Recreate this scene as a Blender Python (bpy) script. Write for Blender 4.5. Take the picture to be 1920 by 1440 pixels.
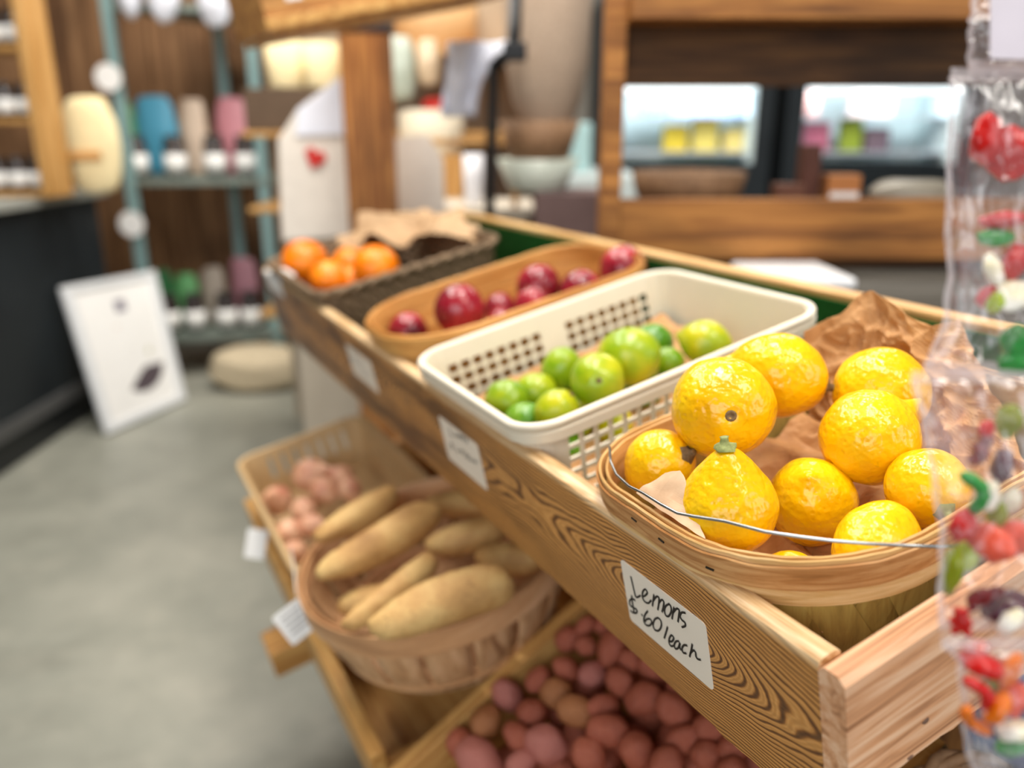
import bpy, math, random
from math import sin, cos, pi, sqrt, exp, radians
from mathutils import Vector as V, Matrix, noise, Quaternion
random.seed(7)
SC = bpy.context.scene
for o in list(bpy.data.objects): bpy.data.objects.remove(o, do_unlink=True)
COL = SC.collection

# ------------------------------------------------------------------ camera, world, lights, exposure
FPX = 1534.8                                   # focal length in pixels of the 1920 wide frame
PITCH = radians(17.343)
CAM = V((0, 0, 1.25))
FW = V((0, cos(PITCH), -sin(PITCH))); UP = V((0, sin(PITCH), cos(PITCH))); RT = V((1, 0, 0))
cd = bpy.data.cameras.new('camera'); cam = bpy.data.objects.new('camera', cd); COL.objects.link(cam)
cam.location = CAM; cam.rotation_euler = (pi/2-PITCH, 0, 0)
cd.sensor_fit = 'HORIZONTAL'; cd.sensor_width = 36; cd.lens = FPX/1920*36
cd.clip_start = .02
cd.dof.use_dof = True; cd.dof.focus_distance = .575; cd.dof.aperture_fstop = 2.4
SC.camera = cam
SC.view_settings.view_transform = 'Standard'; SC.view_settings.look = 'None'
SC.view_settings.gamma = 1; SC.view_settings.use_curve_mapping = False
SC.view_settings.exposure = -0.2
W = bpy.data.worlds.new('world'); SC.world = W; W.use_nodes = True
W.node_tree.nodes['Background'].inputs[0].default_value = (.95, .97, 1, 1)
W.node_tree.nodes['Background'].inputs[1].default_value = .15

def area(name, loc, size, power, col=(1, .95, .87), target=None):
    l = bpy.data.lights.new(name, 'AREA'); l.shape = 'RECTANGLE'; l.size, l.size_y = size
    l.energy = power; l.color = col
    o = bpy.data.objects.new(name, l); COL.objects.link(o); o.location = loc
    if target is not None:
        o.rotation_euler = (V(target)-V(loc)).to_track_quat('-Z', 'Y').to_euler()
    return o
area('ceiling_tube_light', (.1, .9, 3.1), (.5, 1.6), 44)
area('ceiling_tube_light', (1.1, -.2, 3.0), (.5, 1.4), 34)
area('ceiling_tube_light', (-1.2, 1.6, 3.2), (.5, 1.8), 48)
area('ceiling_tube_light', (-.9, 3.4, 3.2), (1.6, .5), 70)
area('ceiling_tube_light', (1.3, 3.6, 3.2), (1.6, .5), 60)
area('added_background_fill', (.1, 1.3, 2.9), (.5, .4), 20, (1, .96, .9), (-.3, 3.0, 1.1))  # unseen fill added to lift the dim mid-distance display
area('added_background_fill', (-.6, 2.0, 2.9), (.5, .4), 16, (1, .96, .9), (-1.6, 4.3, .9))  # second added fill, aimed at the teal shelving
area('shop_front_daylight', (-.9, -2.2, 2.0), (2.6, 1.8), 66, (.93, .97, 1), (0, 1.0, .9))
area('side_door_daylight', (2.6, -.7, 1.9), (1.4, 1.8), 26, (.96, .98, 1), (.1, .6, 1.0))

# ------------------------------------------------------------------ frames and pixel helpers
T0 = V((.183, .381, .960))                      # near front top corner of the upper tray
AU = V((-.46405, .88581, 0)).normalized()       # along the tray front, away from the camera
TL = radians(12.3)
WH = V((.88581, .46405, 0)).normalized()
AW = (WH*cos(TL)+V((0, 0, sin(TL)))).normalized()
AN = AW.cross(AU).normalized()
if AN.z < 0: AN = -AN
def TP(a, b, c): return T0+AU*a+AW*b+AN*c
MT = Matrix(((AU.x, AW.x, AN.x, T0.x), (AU.y, AW.y, AN.y, T0.y), (AU.z, AW.z, AN.z, T0.z), (0, 0, 0, 1)))
# AU,AW,AN must be right handed for a rotation matrix
RH = AU.cross(AW).dot(AN)
def ray(x, y): return FW+RT*((x-960)/FPX)-UP*((y-720)/FPX)
def at(x, y, d): return CAM+ray(x, y)*d
def aty(x, y, Y): r = ray(x, y); return CAM+r*(Y/r.y)
def onc(x, y, c):                               # point of the tray-parallel plane at height c
    r = ray(x, y); return CAM+r*((T0+AN*c-CAM).dot(AN)/r.dot(AN))
def dep(P): return (P-CAM).dot(FW)
def camdir(r, u, t): return (RT*r+UP*u-FW*t).normalized()
def toT(P): q = P-T0; return V((q.dot(AU), q.dot(AW), q.dot(AN)))

# ------------------------------------------------------------------ scene bookkeeping
def tag(o, label=None, cat=None, group=None, kind=None):
    if label: o['label'] = label
    if cat: o['category'] = cat
    if group: o['group'] = group
    if kind: o['kind'] = kind
    return o
def empty(name, loc, label, cat, group=None, rot=None):
    o = bpy.data.objects.new(name, None); COL.objects.link(o); o.empty_display_size = .02
    o.location = loc
    if rot is not None: o.rotation_euler = rot
    bpy.context.view_layer.update()
    return tag(o, label, cat, group)
def mesh(name, vs, fs, mat, smooth=True):
    m = bpy.data.meshes.new(name); m.from_pydata([tuple(v) for v in vs], [], fs); m.materials.append(mat)
    if smooth: m.polygons.foreach_set('use_smooth', [True]*len(m.polygons))
    m.update(); return m
def link(name, me, parent=None, M=None, label=None):
    """me is in world coordinates unless M given; keeps world placement below a parent"""
    o = bpy.data.objects.new(name, me); COL.objects.link(o)
    if parent is not None:
        o.parent = parent
        o.matrix_parent_inverse = parent.matrix_world.inverted()
    if M is not None: o.matrix_world = M; 
    if label: o['label'] = label
    if M is not None: bpy.context.view_layer.update()
    return o

class MB:
    def __init__(s): s.v = []; s.f = []
    def add(s, vs, fs):
        n = len(s.v); s.v += [V(v) for v in vs]; s.f += [tuple(i+n for i in f) for f in fs]; return s
    def box(s, x0, x1, y0, y1, z0, z1):
        return s.add([(x, y, z) for x in (x0, x1) for y in (y0, y1) for z in (z0, z1)],
                     [(0, 1, 3, 2), (4, 6, 7, 5), (0, 4, 5, 1), (2, 3, 7, 6), (0, 2, 6, 4), (1, 5, 7, 3)])
    def beam(s, A, B, w, h, up=V((0, 0, 1))):
        A = V(A); B = V(B); d = (B-A).normalized(); x = d.cross(up).normalized(); y = x.cross(d)
        vs = [P+x*(i*w/2)+y*(j*h/2) for P in (A, B) for i in (-1, 1) for j in (-1, 1)]
        return s.add(vs, [(0, 1, 3, 2), (4, 6, 7, 5), (0, 4, 5, 1), (2, 3, 7, 6), (0, 2, 6, 4), (1, 5, 7, 3)])
    def tube(s, pts, r, n=8, cap=True):
        pts = [V(p) for p in pts]; k = len(pts); base = len(s.v); ref = V((0, 0, 1)); vs = []
        for i, p in enumerate(pts):
            t = (pts[min(i+1, k-1)]-pts[max(i-1, 0)]).normalized()
            a = t.cross(ref)
            if a.length < 1e-3: a = t.cross(V((1, 0, 0)))
            a.normalize(); b = t.cross(a)
            rr = r[i] if isinstance(r, (list, tuple)) else r
            vs += [p+(a*cos(2*pi*j/n)+b*sin(2*pi*j/n))*rr for j in range(n)]
        fs = [(i*n+j, i*n+(j+1) % n, (i+1)*n+(j+1) % n, (i+1)*n+j) for i in range(k-1) for j in range(n)]
        if cap: fs += [tuple(range(n))[::-1], tuple(range((k-1)*n, k*n))]
        return s.add(vs, fs)
    def lathe(s, prof, n=24, c=(0, 0, 0), ax=V((0, 0, 1))):
        q = V((0, 0, 1)).rotation_difference(V(ax)); c = V(c); k = len(prof)
        vs = [c+q@V((r*cos(2*pi*j/n), r*sin(2*pi*j/n), z)) for r, z in prof for j in range(n)]
        fs = [(i*n+j, i*n+(j+1) % n, (i+1)*n+(j+1) % n, (i+1)*n+j) for i in range(k-1) for j in range(n)]
        fs += [tuple(range(n))[::-1], tuple(range((k-1)*n, k*n))]
        return s.add(vs, fs)
    def sweep(s, path, prof, normals, upv=V((0, 0, 1)), closed=True):
        """closed profile (out, up) swept along path with outward normals"""
        k = len(path); m = len(prof); vs = []
        for P, N in zip(path, normals): vs += [P+N*o+upv*u for o, u in prof]
        K = k if closed else k-1
        fs = [(i*m+j, ((i+1) % k)*m+j, ((i+1) % k)*m+(j+1) % m, i*m+(j+1) % m) for i in range(K) for j in range(m)]
        if not closed: fs += [tuple(range(m)), tuple(range((k-1)*m, k*m))[::-1]]
        return s.add(vs, fs)
    def grid(s, nu, nv, fn):
        vs = [fn(i/(nu-1), j/(nv-1)) for i in range(nu) for j in range(nv)]
        return s.add(vs, [(i*nv+j, (i+1)*nv+j, (i+1)*nv+j+1, i*nv+j+1) for i in range(nu-1) for j in range(nv-1)])
    def build(s, name, mat, parent=None, M=None, smooth=False, label=None, bevel=0, solid=0, seg=2, sub=0):
        o = link(name, mesh(name, s.v, s.f, mat, smooth), parent, M, label)
        if solid:
            md = o.modifiers.new('s', 'SOLIDIFY'); md.thickness = solid; md.offset = 0
        if sub:
            md = o.modifiers.new('u', 'SUBSURF'); md.levels = md.render_levels = sub
        if bevel:
            md = o.modifiers.new('b', 'BEVEL'); md.width = bevel; md.segments = seg; md.limit_method = 'ANGLE'; md.angle_limit = radians(40)
        return o

def blob(rx, ry, rz, nu=28, nv=20, amp=.03, fr=1.5, seed=0, prof=None):
    """closed fruit-like body about its z axis; prof(t) maps polar angle to a radius factor and z offset"""
    vs = []; fs = []; off = V((seed*3.7, seed*1.3, seed*7.1))
    for i in range(nv+1):
        th = pi*i/nv
        for j in range(nu):
            ph = 2*pi*j/nu
            r, z = sin(th), cos(th)
            if prof: r, z = prof(th)
            p = V((r*cos(ph), r*sin(ph), z))
            d = V((sin(th)*cos(ph), sin(th)*sin(ph), cos(th)))
            k = 1+amp*noise.noise(d*fr+off)*2+amp*.5*noise.noise(d*fr*2.6+off)
            vs.append((p.x*rx*k, p.y*ry*k, p.z*rz*k))
    fs = [(i*nu+j, (i+1)*nu+j, (i+1)*nu+(j+1) % nu, i*nu+(j+1) % nu) for i in range(nv) for j in range(nu)]
    return vs, fs

# ------------------------------------------------------------------ materials
def lin(c):
    if isinstance(c, str): c = [int(c[i:i+2], 16)/255 for i in (0, 2, 4)]
    return tuple([(x/12.92 if x <= .04045 else ((x+.055)/1.055)**2.4) for x in c]+[1])
class N:
    def __init__(s, name):
        s.m = bpy.data.materials.new(name); s.m.use_nodes = True; s.t = s.m.node_tree
        s.b = s.t.nodes['Principled BSDF']; s.out = s.t.nodes['Material Output']
    def n(s, ty, **k):
        x = s.t.nodes.new(ty)
        for a, b in k.items():
            if hasattr(x, a) and a not in ('Scale',): setattr(x, a, b)
        return x
    def l(s, a, b): s.t.links.new(a, b)
    def set(s, **k):
        for a, b in k.items(): s.b.inputs[a.replace('_', ' ')].default_value = b
        return s
    def obj(s, scale=(1, 1, 1), loc=(0, 0, 0), gen=False, rnd=False):
        tc = s.n('ShaderNodeTexCoord'); mp = s.n('ShaderNodeMapping'); mp.inputs['Scale'].default_value = scale; mp.inputs['Location'].default_value = loc
        s.l(tc.outputs['Object'], mp.inputs['Vector'])
        if rnd:
            oi = s.n('ShaderNodeObjectInfo'); mu = s.n('ShaderNodeMath', operation='MULTIPLY'); mu.inputs[1].default_value = 37
            s.l(oi.outputs['Random'], mu.inputs[0]); s.l(mu.outputs[0], mp.inputs['Location'])
        return mp.outputs[0]
    def noise(s, vec, scale=5, detail=3, rough=.5, dist=0):
        x = s.n('ShaderNodeTexNoise'); x.inputs['Scale'].default_value = scale; x.inputs['Detail'].default_value = detail
        x.inputs['Roughness'].default_value = rough; x.inputs['Distortion'].default_value = dist
        if vec is not None: s.l(vec, x.inputs['Vector'])
        return x.outputs['Fac']
    def ramp(s, fac, stops, interp='LINEAR'):
        x = s.n('ShaderNodeValToRGB'); e = x.color_ramp.elements; x.color_ramp.interpolation = interp
        while len(e) < len(stops): e.new(.5)
        for k, (p, c) in zip(e, stops): k.position = p; k.color = lin(c) if isinstance(c, str) else (c, c, c, 1)
        s.l(fac, x.inputs[0]); return x.outputs[0]
    def mix(s, fac, a, b, mode='MIX'):
        x = s.n('ShaderNodeMix'); x.data_type = 'RGBA'; x.blend_type = mode
        for v, n in ((fac, 0), (a, 6), (b, 7)):
            i = x.inputs[n]
            if isinstance(v, (int, float)): i.default_value = v if n == 0 else (v, v, v, 1)
            elif isinstance(v, str) or (isinstance(v, tuple) and len(v) == 3): i.default_value = lin(v)
            elif isinstance(v, tuple): i.default_value = v
            else: s.l(v, i)
        return x.outputs[2]
    def math(s, op, a, b=None, c=None):
        x = s.n('ShaderNodeMath', operation=op)
        for i, v in enumerate((a, b, c)):
            if v is None: continue
            if isinstance(v, (int, float)): x.inputs[i].default_value = v
            else: s.l(v, x.inputs[i])
        return x.outputs[0]
    def bump(s, h, strength=.3, dist=.001):
        x = s.n('ShaderNodeBump'); x.inputs['Strength'].default_value = strength; x.inputs['Distance'].default_value = dist
        s.l(h, x.inputs['Height']); s.l(x.outputs[0], s.b.inputs['Normal']); return x
    def col(s, c):
        if isinstance(c, (str, tuple)): s.b.inputs['Base Color'].default_value = lin(c)
        else: s.l(c, s.b.inputs['Base Color'])
        return s

def shade(c, k):
    c = [int(c[i:i+2], 16) for i in (0, 2, 4)]; return ''.join('%02x' % int(v*(1+k) if k < 0 else v+(255-v)*k) for v in c)
def plain(name, c, rough=.6, metal=0, var=.12, sc=30, spec=.5):
    x = N(name); f = x.noise(x.obj(), sc, 3)
    x.col(x.mix(f, shade(c, -var), shade(c, var*.5))); x.set(Roughness=rough, Metallic=metal, Specular_IOR_Level=spec)
    return x.m
def wood(name, light, mid, dark, axis=0, char=.3, scale=1, rough=.5, fine=1.0, spec=.35, seed=0, glow=0):
    """sawn board: streaks along one axis, dark scorched patches"""
    x = N(name); st = [40*scale]*3
    for k_ in (axis if isinstance(axis, tuple) else (axis,)): st[k_] = (2.2 if not isinstance(axis, tuple) else 3.5)*scale
    v = x.obj(tuple(st), (seed*1.7, seed, seed*.6)); f = x.noise(v, 1.6*fine, 6, .62, .9)
    st2 = [9*scale]*3
    for k_ in (axis if isinstance(axis, tuple) else (axis,)): st2[k_] = 3*scale
    g = x.noise(x.obj(tuple(st2), (seed, seed*2.1, 0)), 1.2, 3, .5, .4)
    c = x.ramp(f, [(.25, dark), (.45, mid), (.62, light), (.8, mid)])
    c2 = x.mix(x.ramp(g, [(.5-.12*char, 0.0), (.5+.25*(1.3-char), 1.0)]) if char else 0.0, c, dark)
    if char: c2 = x.mix(x.math('MULTIPLY', x.ramp(g, [(.52, 0.0), (.75, 1.0)]), char), c, dark)
    x.col(c2); x.set(Roughness=rough, Specular_IOR_Level=spec); x.bump(f, .35, .0012); return x.m

def torched_front():
    x = N('torched_pine_with_cathedral_grain')
    tc = x.n('ShaderNodeTexCoord'); se = x.n('ShaderNodeSeparateXYZ'); x.l(tc.outputs['Object'], se.inputs[0])
    a, b, c = se.outputs
    wn = x.noise(x.obj((9, 9, 22)), 1.0, 2, .5); wob = x.math('MULTIPLY', x.math('SUBTRACT', wn, .5), .013)
    wn2 = x.noise(x.obj((60, 60, 90)), 1.0, 2, .5); wob2 = x.math('MULTIPLY', x.math('SUBTRACT', wn2, .5), .0010)
    ds = []
    for a0, c0, k, sat, wd in ((.165, -.062, 2.3, .075, .22), (.66, -.05, 4.0, .06, .3), (1.25, -.07, 5.0, .06, .3)):
        q = x.math('DIVIDE', x.math('SUBTRACT', a, a0), k); q2 = x.math('MULTIPLY', q, q)
        # saturating square keeps the grain parallel to the board far from each heart
        q3 = x.math('DIVIDE', q2, x.math('ADD', 1.0, x.math('DIVIDE', q2, sat*sat)))
        z = x.math('SUBTRACT', c, c0)
        ds.append(x.math('SQRT', x.math('ADD', q3, x.math('MULTIPLY', z, z))))
    d = x.math('SMOOTH_MIN', x.math('SMOOTH_MIN', ds[0], ds[1], .05), ds[2], .05)
    d = x.math('ADD', x.math('ADD', d, wob), wob2)
    ph = x.math('MULTIPLY', d, 2*pi/.0027)
    s = x.math('MULTIPLY', x.math('ADD', x.math('SINE', ph), 1.0), .5)
    fine = x.noise(x.obj((14, 200, 500)), 1, 4, .6)
    big = x.noise(x.obj((5, 5, 26), (3, 1, .4)), 1.0, 3, .55, .5)
    col = x.ramp(s, [(0.0, '4e2a10'), (.18, '84501f'), (.38, 'c48642'), (.75, 'dba05a'), (1, 'c68a46')])
    col = x.mix(x.math('MULTIPLY', x.ramp(fine, [(.35, 1.0), (.6, 0.0)]), .35), col, '8d6436')
    # scorch: more of it towards the far half and the middle of the board
    far = x.ramp(x.math('MULTIPLY', a, .8), [(.25, 0.0), (.5, .75)])
    sc = x.math('MULTIPLY', x.ramp(big, [(.42, 0.0), (.62, 1.0)]), x.math('ADD', .12, far))
    col = x.mix(sc, col, '4a2c14')
    edge = x.ramp(x.math('ADD', c, .02), [(.012, 0.0), (.0165, 1.0)])
    ef = x.noise(x.obj((6, 160, 160)), 1.3, 5, .65)
    col = x.mix(edge, col, x.ramp(ef, [(.28, '7d5a38'), (.42, 'c79c68'), (.6, 'e6c79c'), (.8, 'c79c68')]))
    x.col(col); x.set(Roughness=.42, Specular_IOR_Level=.4); x.bump(s, .4, .0008)
    return x.m

def peel(name, c1, c2, c3, pore=230, rough=.3, bump=.5, rnd=True, spec=.5, dist=.0011, coarse=60):
    x = N(name); v = x.obj((1, 1, 1), rnd=rnd)
    f = x.noise(v, 22, 3, .55); c = x.ramp(f, [(.3, c1), (.52, c2), (.72, c3)])
    sp = x.noise(v, 150, 2, .5); c = x.mix(x.ramp(sp, [(.66, 0.0), (.72, .5)]), c, x.mix(.35, c2, '7a4a00'))
    x.col(c)
    vo = x.n('ShaderNodeTexVoronoi'); vo.feature = 'SMOOTH_F1'; vo.inputs['Scale'].default_value = pore; x.l(v, vo.inputs['Vector'])
    h = x.math('ADD', x.math('MULTIPLY', vo.outputs['Distance'], .7), x.math('MULTIPLY', x.noise(v, coarse, 3, .6), 1.6))
    x.bump(h, bump, dist); x.set(Roughness=rough, Specular_IOR_Level=spec, Subsurface_Weight=.04, Subsurface_Scale=.006)
    x.b.inputs['Subsurface Radius'].default_value = (1, .6, .15)
    return x.m
M_lemon = peel('lemon_peel', 'ecaa00', 'f5bd06', 'f9cb18', rough=.22, bump=.8, dist=.0015)
M_lime = peel('lime_peel', '588808', '8ea610', 'bebc18', rough=.3, bump=.3, dist=.0006)
M_limey = peel('yellow_lime_peel', '729a0c', 'a3b010', 'cfc018', rough=.3, bump=.3, dist=.0006)
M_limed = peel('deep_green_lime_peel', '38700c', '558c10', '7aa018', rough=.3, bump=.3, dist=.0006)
M_orange = peel('orange_peel', 'e96c00', 'f58200', 'fb9a20', rough=.35, bump=.3, dist=.0008)

def spotted(name, c1, c2, c3, speck, rough=.3, sc=20, spk=.6, bumps=.2):
    x = N(name); v = x.obj(rnd=True); f = x.noise(v, sc, 4, .6)
    c = x.ramp(f, [(.3, c1), (.5, c2), (.7, c3)])
    s = x.noise(v, 260, 2, .5); c = x.mix(x.ramp(s, [(.62, 0.0), (.72, spk)]), c, speck)
    x.col(c); x.set(Roughness=rough); x.bump(x.noise(v, 120, 4, .6), bumps, .001); return x.m
M_plum = spotted('plum_skin', '4c0a16', '881626', 'aa2832', 'd88a80', .2)
M_redpot = spotted('red_potato_skin', '823a28', 'ae5a44', 'c8805e', '5b2a1c', .45, 25, .4, .5)
M_redpot2 = spotted('pink_potato_skin', 'a2564c', 'bc7064', 'd29484', '7b4a3a', .45, 25, .4, .5)
M_redpot3 = spotted('tan_potato_skin', '8a5232', 'ad6e42', 'c88d5c', '6b3a2a', .45, 25, .4, .5)
M_sweet = spotted('sweet_potato_skin', '9c703c', 'c2965a', 'dab676', '74502a', .65, 14, .6, .7)
M_shallot = spotted('shallot_skin', 'c07860', 'dba382', 'eec4a0', 'a06050', .4, 30, .3, .3)

M_front = torched_front()
M_side = wood('torched_pine_side', 'eec4a0', 'd69c70', '663a1e', 1, .25, .8, .5, 1.6)
M_rim = wood('worn_board_edge', 'e3bd86', 'c99a5c', '8a6038', 0, .25, 1, .45, 1.2)
M_crate = wood('crate_pine', 'd8aa66', 'bf8a48', '7b5228', 0, .3, 1, .55, 1, seed=3)
M_crateb = wood('crate_pine_cross', 'd8aa66', 'b98446', '7b5228', 1, .3, 1, .55, 1, seed=5)
M_splint = wood('pale_basket_splint', 'ecc68e', 'd9ac6c', 'a87f46', (0, 1), .15, 2.2, .5, .8, seed=2)
M_band = wood('brown_streaked_rim_band', 'd3a068', 'b57c46', '7c5028', (0, 1), .25, 2.6, .45, .8, seed=31)
M_splint_o = wood('orange_basket_splint', 'dda860', 'ca8e48', '9a6430', (0, 1), .1, 1.2, .5, .8, seed=4)
M_splint_y = wood('yellowish_basket_splint', 'c9b060', 'b89a50', '8a743a', 2, .1, 1.2, .5, .8, seed=6)
M_brownwood = wood('brown_stained_board', 'b67c3e', '8e5a2a', '3c220e', 0, .7, .6, .55, 1, seed=8)
M_darkwood = wood('dark_rough_board', '6b4826', '4c3018', '1c0f06', 0, .8, .6, .7, 1, seed=9)
M_post = wood('brown_post', 'c08446', '935c2e', '46280f', 2, .7, .7, .55, 1, seed=11)
M_plank = wood('old_wall_planks', '9a7350', '7c583a', '3a2414', 2, .6, .35, .7, 1, seed=12)
M_greywood = wood('grey_weathered_slats', '5e5a52', '48453f', '26241f', 0, .4, .6, .7, 1, seed=13)
M_blond = wood('blond_shelf_wood', 'cfa266', 'b58548', '82592a', 2, .2, .6, .55, 1, seed=14)
M_cream = plain('cream_plastic', 'eee3cd', .35, var=.04)
M_tan = plain('tan_plastic', 'c9a878', .45, var=.08)
M_green = plain('green_liner_sheet', '0c520c', .8, spec=.2, var=.25, sc=60)
M_wire = plain('galvanised_wire', 'b0b2b4', .28, 1, .1)
M_staple = plain('dark_staple', '3b3630', .4, .8, .1)
M_stem = plain('dry_brown_stem', '75501f', .8, var=.5, sc=400)
M_stemg = plain('green_stem_stub', '9aa34c', .7, var=.4, sc=400)
M_white = plain('white_card', 'f3f1ee', .6, var=.03)
M_label = plain('cream_price_label', 'f1e6d6', .55, var=.02)
M_ink = plain('black_marker_ink', '141414', .5, var=.0)
M_inkg = plain('faded_grey_ink', '8d8a88', .6, var=.0)
M_black = plain('black_painted_panel', '12181d', .5, spec=.3, var=.2, sc=4)
M_kick = plain('grey_highlight_strip', '4a4a4a', .6, var=.2)
M_grey = plain('grey_counter_top', '9a9c94', .5, var=.1)
M_teal = plain('teal_shelf_metal', '8fb2b2', .45, .2, .15)
M_shelf = plain('greenish_grey_wire_shelf', '7f8a80', .5, .3, .2)
M_wht2 = plain('white_cloth', 'eceffa', .85, var=.06)
M_linen = plain('linen_cloth', 'efe5d9', .9, var=.1)
M_burlap = plain('burlap', 'b9a088', .95, var=.25, sc=140)
M_creamcl = plain('cream_sack_cloth', 'f2dfae', .9, var=.08)
M_wicker = plain('dark_wicker', '7c5428', .7, var=.55, sc=90)
M_wicker2 = plain('brown_wicker', '96602e', .7, var=.5, sc=60)
M_red = plain('red_felt', 'cf1f14', .7, var=.1)
M_jar = plain('dark_preserve_glass', '2b1f1c', .15, var=.3)
M_jarlid = plain('black_jar_lid', '35302e', .3, .4, .1)
M_blackm = plain('black_metal', '0d0d0e', .4, .3, .1)
M_blue = plain('blue_crate_plastic', '14508c', .5, var=.1)
def cols(nm, c, r=.6): return plain(nm, c, r, var=.1)
def kraft():
    x = N('brown_kraft_paper'); v = x.obj(); f = x.noise(v, 40, 4, .6)
    x.col(x.ramp(f, [(.3, 'b07e4c'), (.7, 'd0a06c')])); x.set(Roughness=.6, Specular_IOR_Level=.35); x.bump(x.noise(v, 160, 4, .6), .4, .0006)
    return x.m
M_kraft = kraft()
def kraft2():
    x = N('pale_kraft_paper'); v = x.obj(); f = x.noise(v, 40, 4, .6)
    x.col(x.ramp(f, [(.3, 'cfa580'), (.7, 'e2c09c')])); x.set(Roughness=.7); x.bump(x.noise(v, 160, 4, .6), .3, .0005); return x.m
M_kraftp = kraft2()
def concrete():
    x = N('polished_concrete'); v = x.obj()
    f = x.noise(v, 1.6, 6, .6, .3); g = x.noise(v, 9, 5, .6)
    c = x.ramp(f, [(.3, '74746a'), (.5, '8a8a7f'), (.7, '9f9d91')]); c = x.mix(x.ramp(g, [(.5, 0.0), (.8, .35)]), c, 'b0ab9d')
    x.col(c); x.set(Roughness=.42, Specular_IOR_Level=.4); x.bump(g, .1, .002); return x.m
M_conc = concrete()
def film(name, tint='ffffff', base=.10, rough=.16):
    x = N(name); t = x.t
    tr = x.n('ShaderNodeBsdfTransparent'); tr.inputs[0].default_value = (.98, .97, .97, 1)
    gl = x.n('ShaderNodeBsdfGlossy'); gl.inputs['Roughness'].default_value = rough; gl.inputs['Color'].default_value = (1, 1, 1, 1)
    df = x.n('ShaderNodeBsdfDiffuse'); df.inputs['Color'].default_value = lin(tint)
    fr = x.n('ShaderNodeFresnel'); fr.inputs['IOR'].default_value = 1.5
    v = x.obj(); bp = x.n('ShaderNodeBump'); bp.inputs['Strength'].default_value = .6; bp.inputs['Distance'].default_value = .002
    x.l(x.noise(v, 45, 3, .55, 1.2), bp.inputs['Height'])
    x.l(bp.outputs[0], gl.inputs['Normal']); x.l(bp.outputs[0], fr.inputs['Normal'])
    m1 = x.n('ShaderNodeMixShader'); m1.inputs[0].default_value = base; x.l(tr.outputs[0], m1.inputs[1]); x.l(df.outputs[0], m1.inputs[2])
    m2 = x.n('ShaderNodeMixShader'); x.l(x.math('MINIMUM', x.math('MULTIPLY', fr.outputs[0], .8), .11), m2.inputs[0]); x.l(m1.outputs[0], m2.inputs[1]); x.l(gl.outputs[0], m2.inputs[2])
    x.l(m2.outputs[0], x.out.inputs['Surface']); return x.m
M_film = film('clear_bag_film', 'f4e8ea', .055, .14); M_seam = film('folded_bag_seam', 'e9dcdc', .38, .15)
def gummy(name, c):
    x = N(name); x.col(c); x.set(Roughness=.18, Transmission_Weight=.25, IOR=1.45, Subsurface_Weight=.3, Subsurface_Scale=.01); return x.m
G = {k: gummy(k+'_gummy_jelly', c) for k, c in dict(red='d01a14', darkred='7c1218', orange='f07c10', green='3f9a4a', olive='8f9a20', lime='b8cc28', white='f3ead6', coral='f0664e', violet='5a2a3a').items()}
def sour():
    x = N('sugar_coated_candy'); v = x.obj(); x.col(x.ramp(x.noise(v, 60, 3), [(.35, 'e8dcb4'), (.6, 'f4efe4')])); x.set(Roughness=.8); x.bump(x.noise(v, 700, 2), .6, .001); return x.m
G['sour'] = sour()

# ------------------------------------------------------------------ the setting
def struct(name, mb, mat, **k):
    o = mb.build(name, mat, **k); o['kind'] = 'structure'; return o
struct('floor', MB().box(-5, 5, -3, 8, -.1, 0), M_conc)
struct('wall_back', MB().box(-5, 5, 7.0, 7.15, 0, 3.6), plain('pale_far_wall', 'b9b2a6', .8, var=.2, sc=1.5))
struct('wall_left', MB().box(-5.0, -4.88, -3, 7, 0, 3.6), plain('pale_side_wall', 'a89a88', .8, var=.2, sc=1.5))
mb = MB()
for i in range(15):
    x0 = -3.3+i*.162; mb.box(x0, x0+.155, 4.86+.006*(i % 3), 4.9, 0, 2.6)
struct('trim_1', mb, M_plank, bevel=.004)

# ------------------------------------------------------------------ upper tray
def rot_box(mb, a0, a1, b0, b1, c0, c1): return mb.box(a0, a1, b0, b1, c0, c1)
tray = empty('display_tray', TP(0, 0, 0), 'long tilted torched pine tray holding the five fruit baskets', 'display tray')
def tpart(name, mb, mat, parent=tray, **k):
    return mb.build(name, mat, parent, MTX, **k)
# object axes follow the tray, so the grain does too
MTX = Matrix.Translation(T0) @ Matrix(((AU.x, AW.x, AN.x), (AU.y, AW.y, AN.y), (AU.z, AW.z, AN.z))).to_4x4()
LT, DT, HT = 1.56, .462, .139
# front board with a worn, slightly ragged lower edge
mb = MB(); n = 160
prof = lambda a: [(0.0, -HT+.0025*noise.noise(V((a*40, 0, 0)))+.002*noise.noise(V((a*150, 5, 0)))), (0.0, -.007), (.0018, -.0022), (.006, 0.0), (.0135, 0.0), (.018, -.0025), (.0195, -.008), (.0195, -HT)]
vs = []; fs = []
for i in range(n+1):
    a = .0195+(LT-.0195)*i/n; vs += [(a, b, c) for b, c in prof(a)]
m = 8
fs = [(i*m+j, i*m+(j+1) % m, (i+1)*m+(j+1) % m, (i+1)*m+j) for i in range(n) for j in range(m)]+[tuple(range(m))[::-1], tuple(range(n*m, n*m+m))]
mb.add(vs, fs); fb = tpart('front_board', mb, M_front, smooth=False, label='front board with swirling torched grain')
fb.data.polygons.foreach_set('use_smooth', [True]*len(fb.data.polygons))
md = fb.modifiers.new('es', 'EDGE_SPLIT'); md.split_angle = radians(32)
mb = MB()
vs = []; n2 = 40
for i in range(n2+1):
    b = DT*i/n2; hh = .096+.0025*noise.noise(V((b*60, 9, 0)))
    vs += [(0, b, -hh), (0, b, -.006), (.005, b, -.001), (.0145, b, -.001), (.0192, b, -.006), (.0192, b, -hh)]
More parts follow.
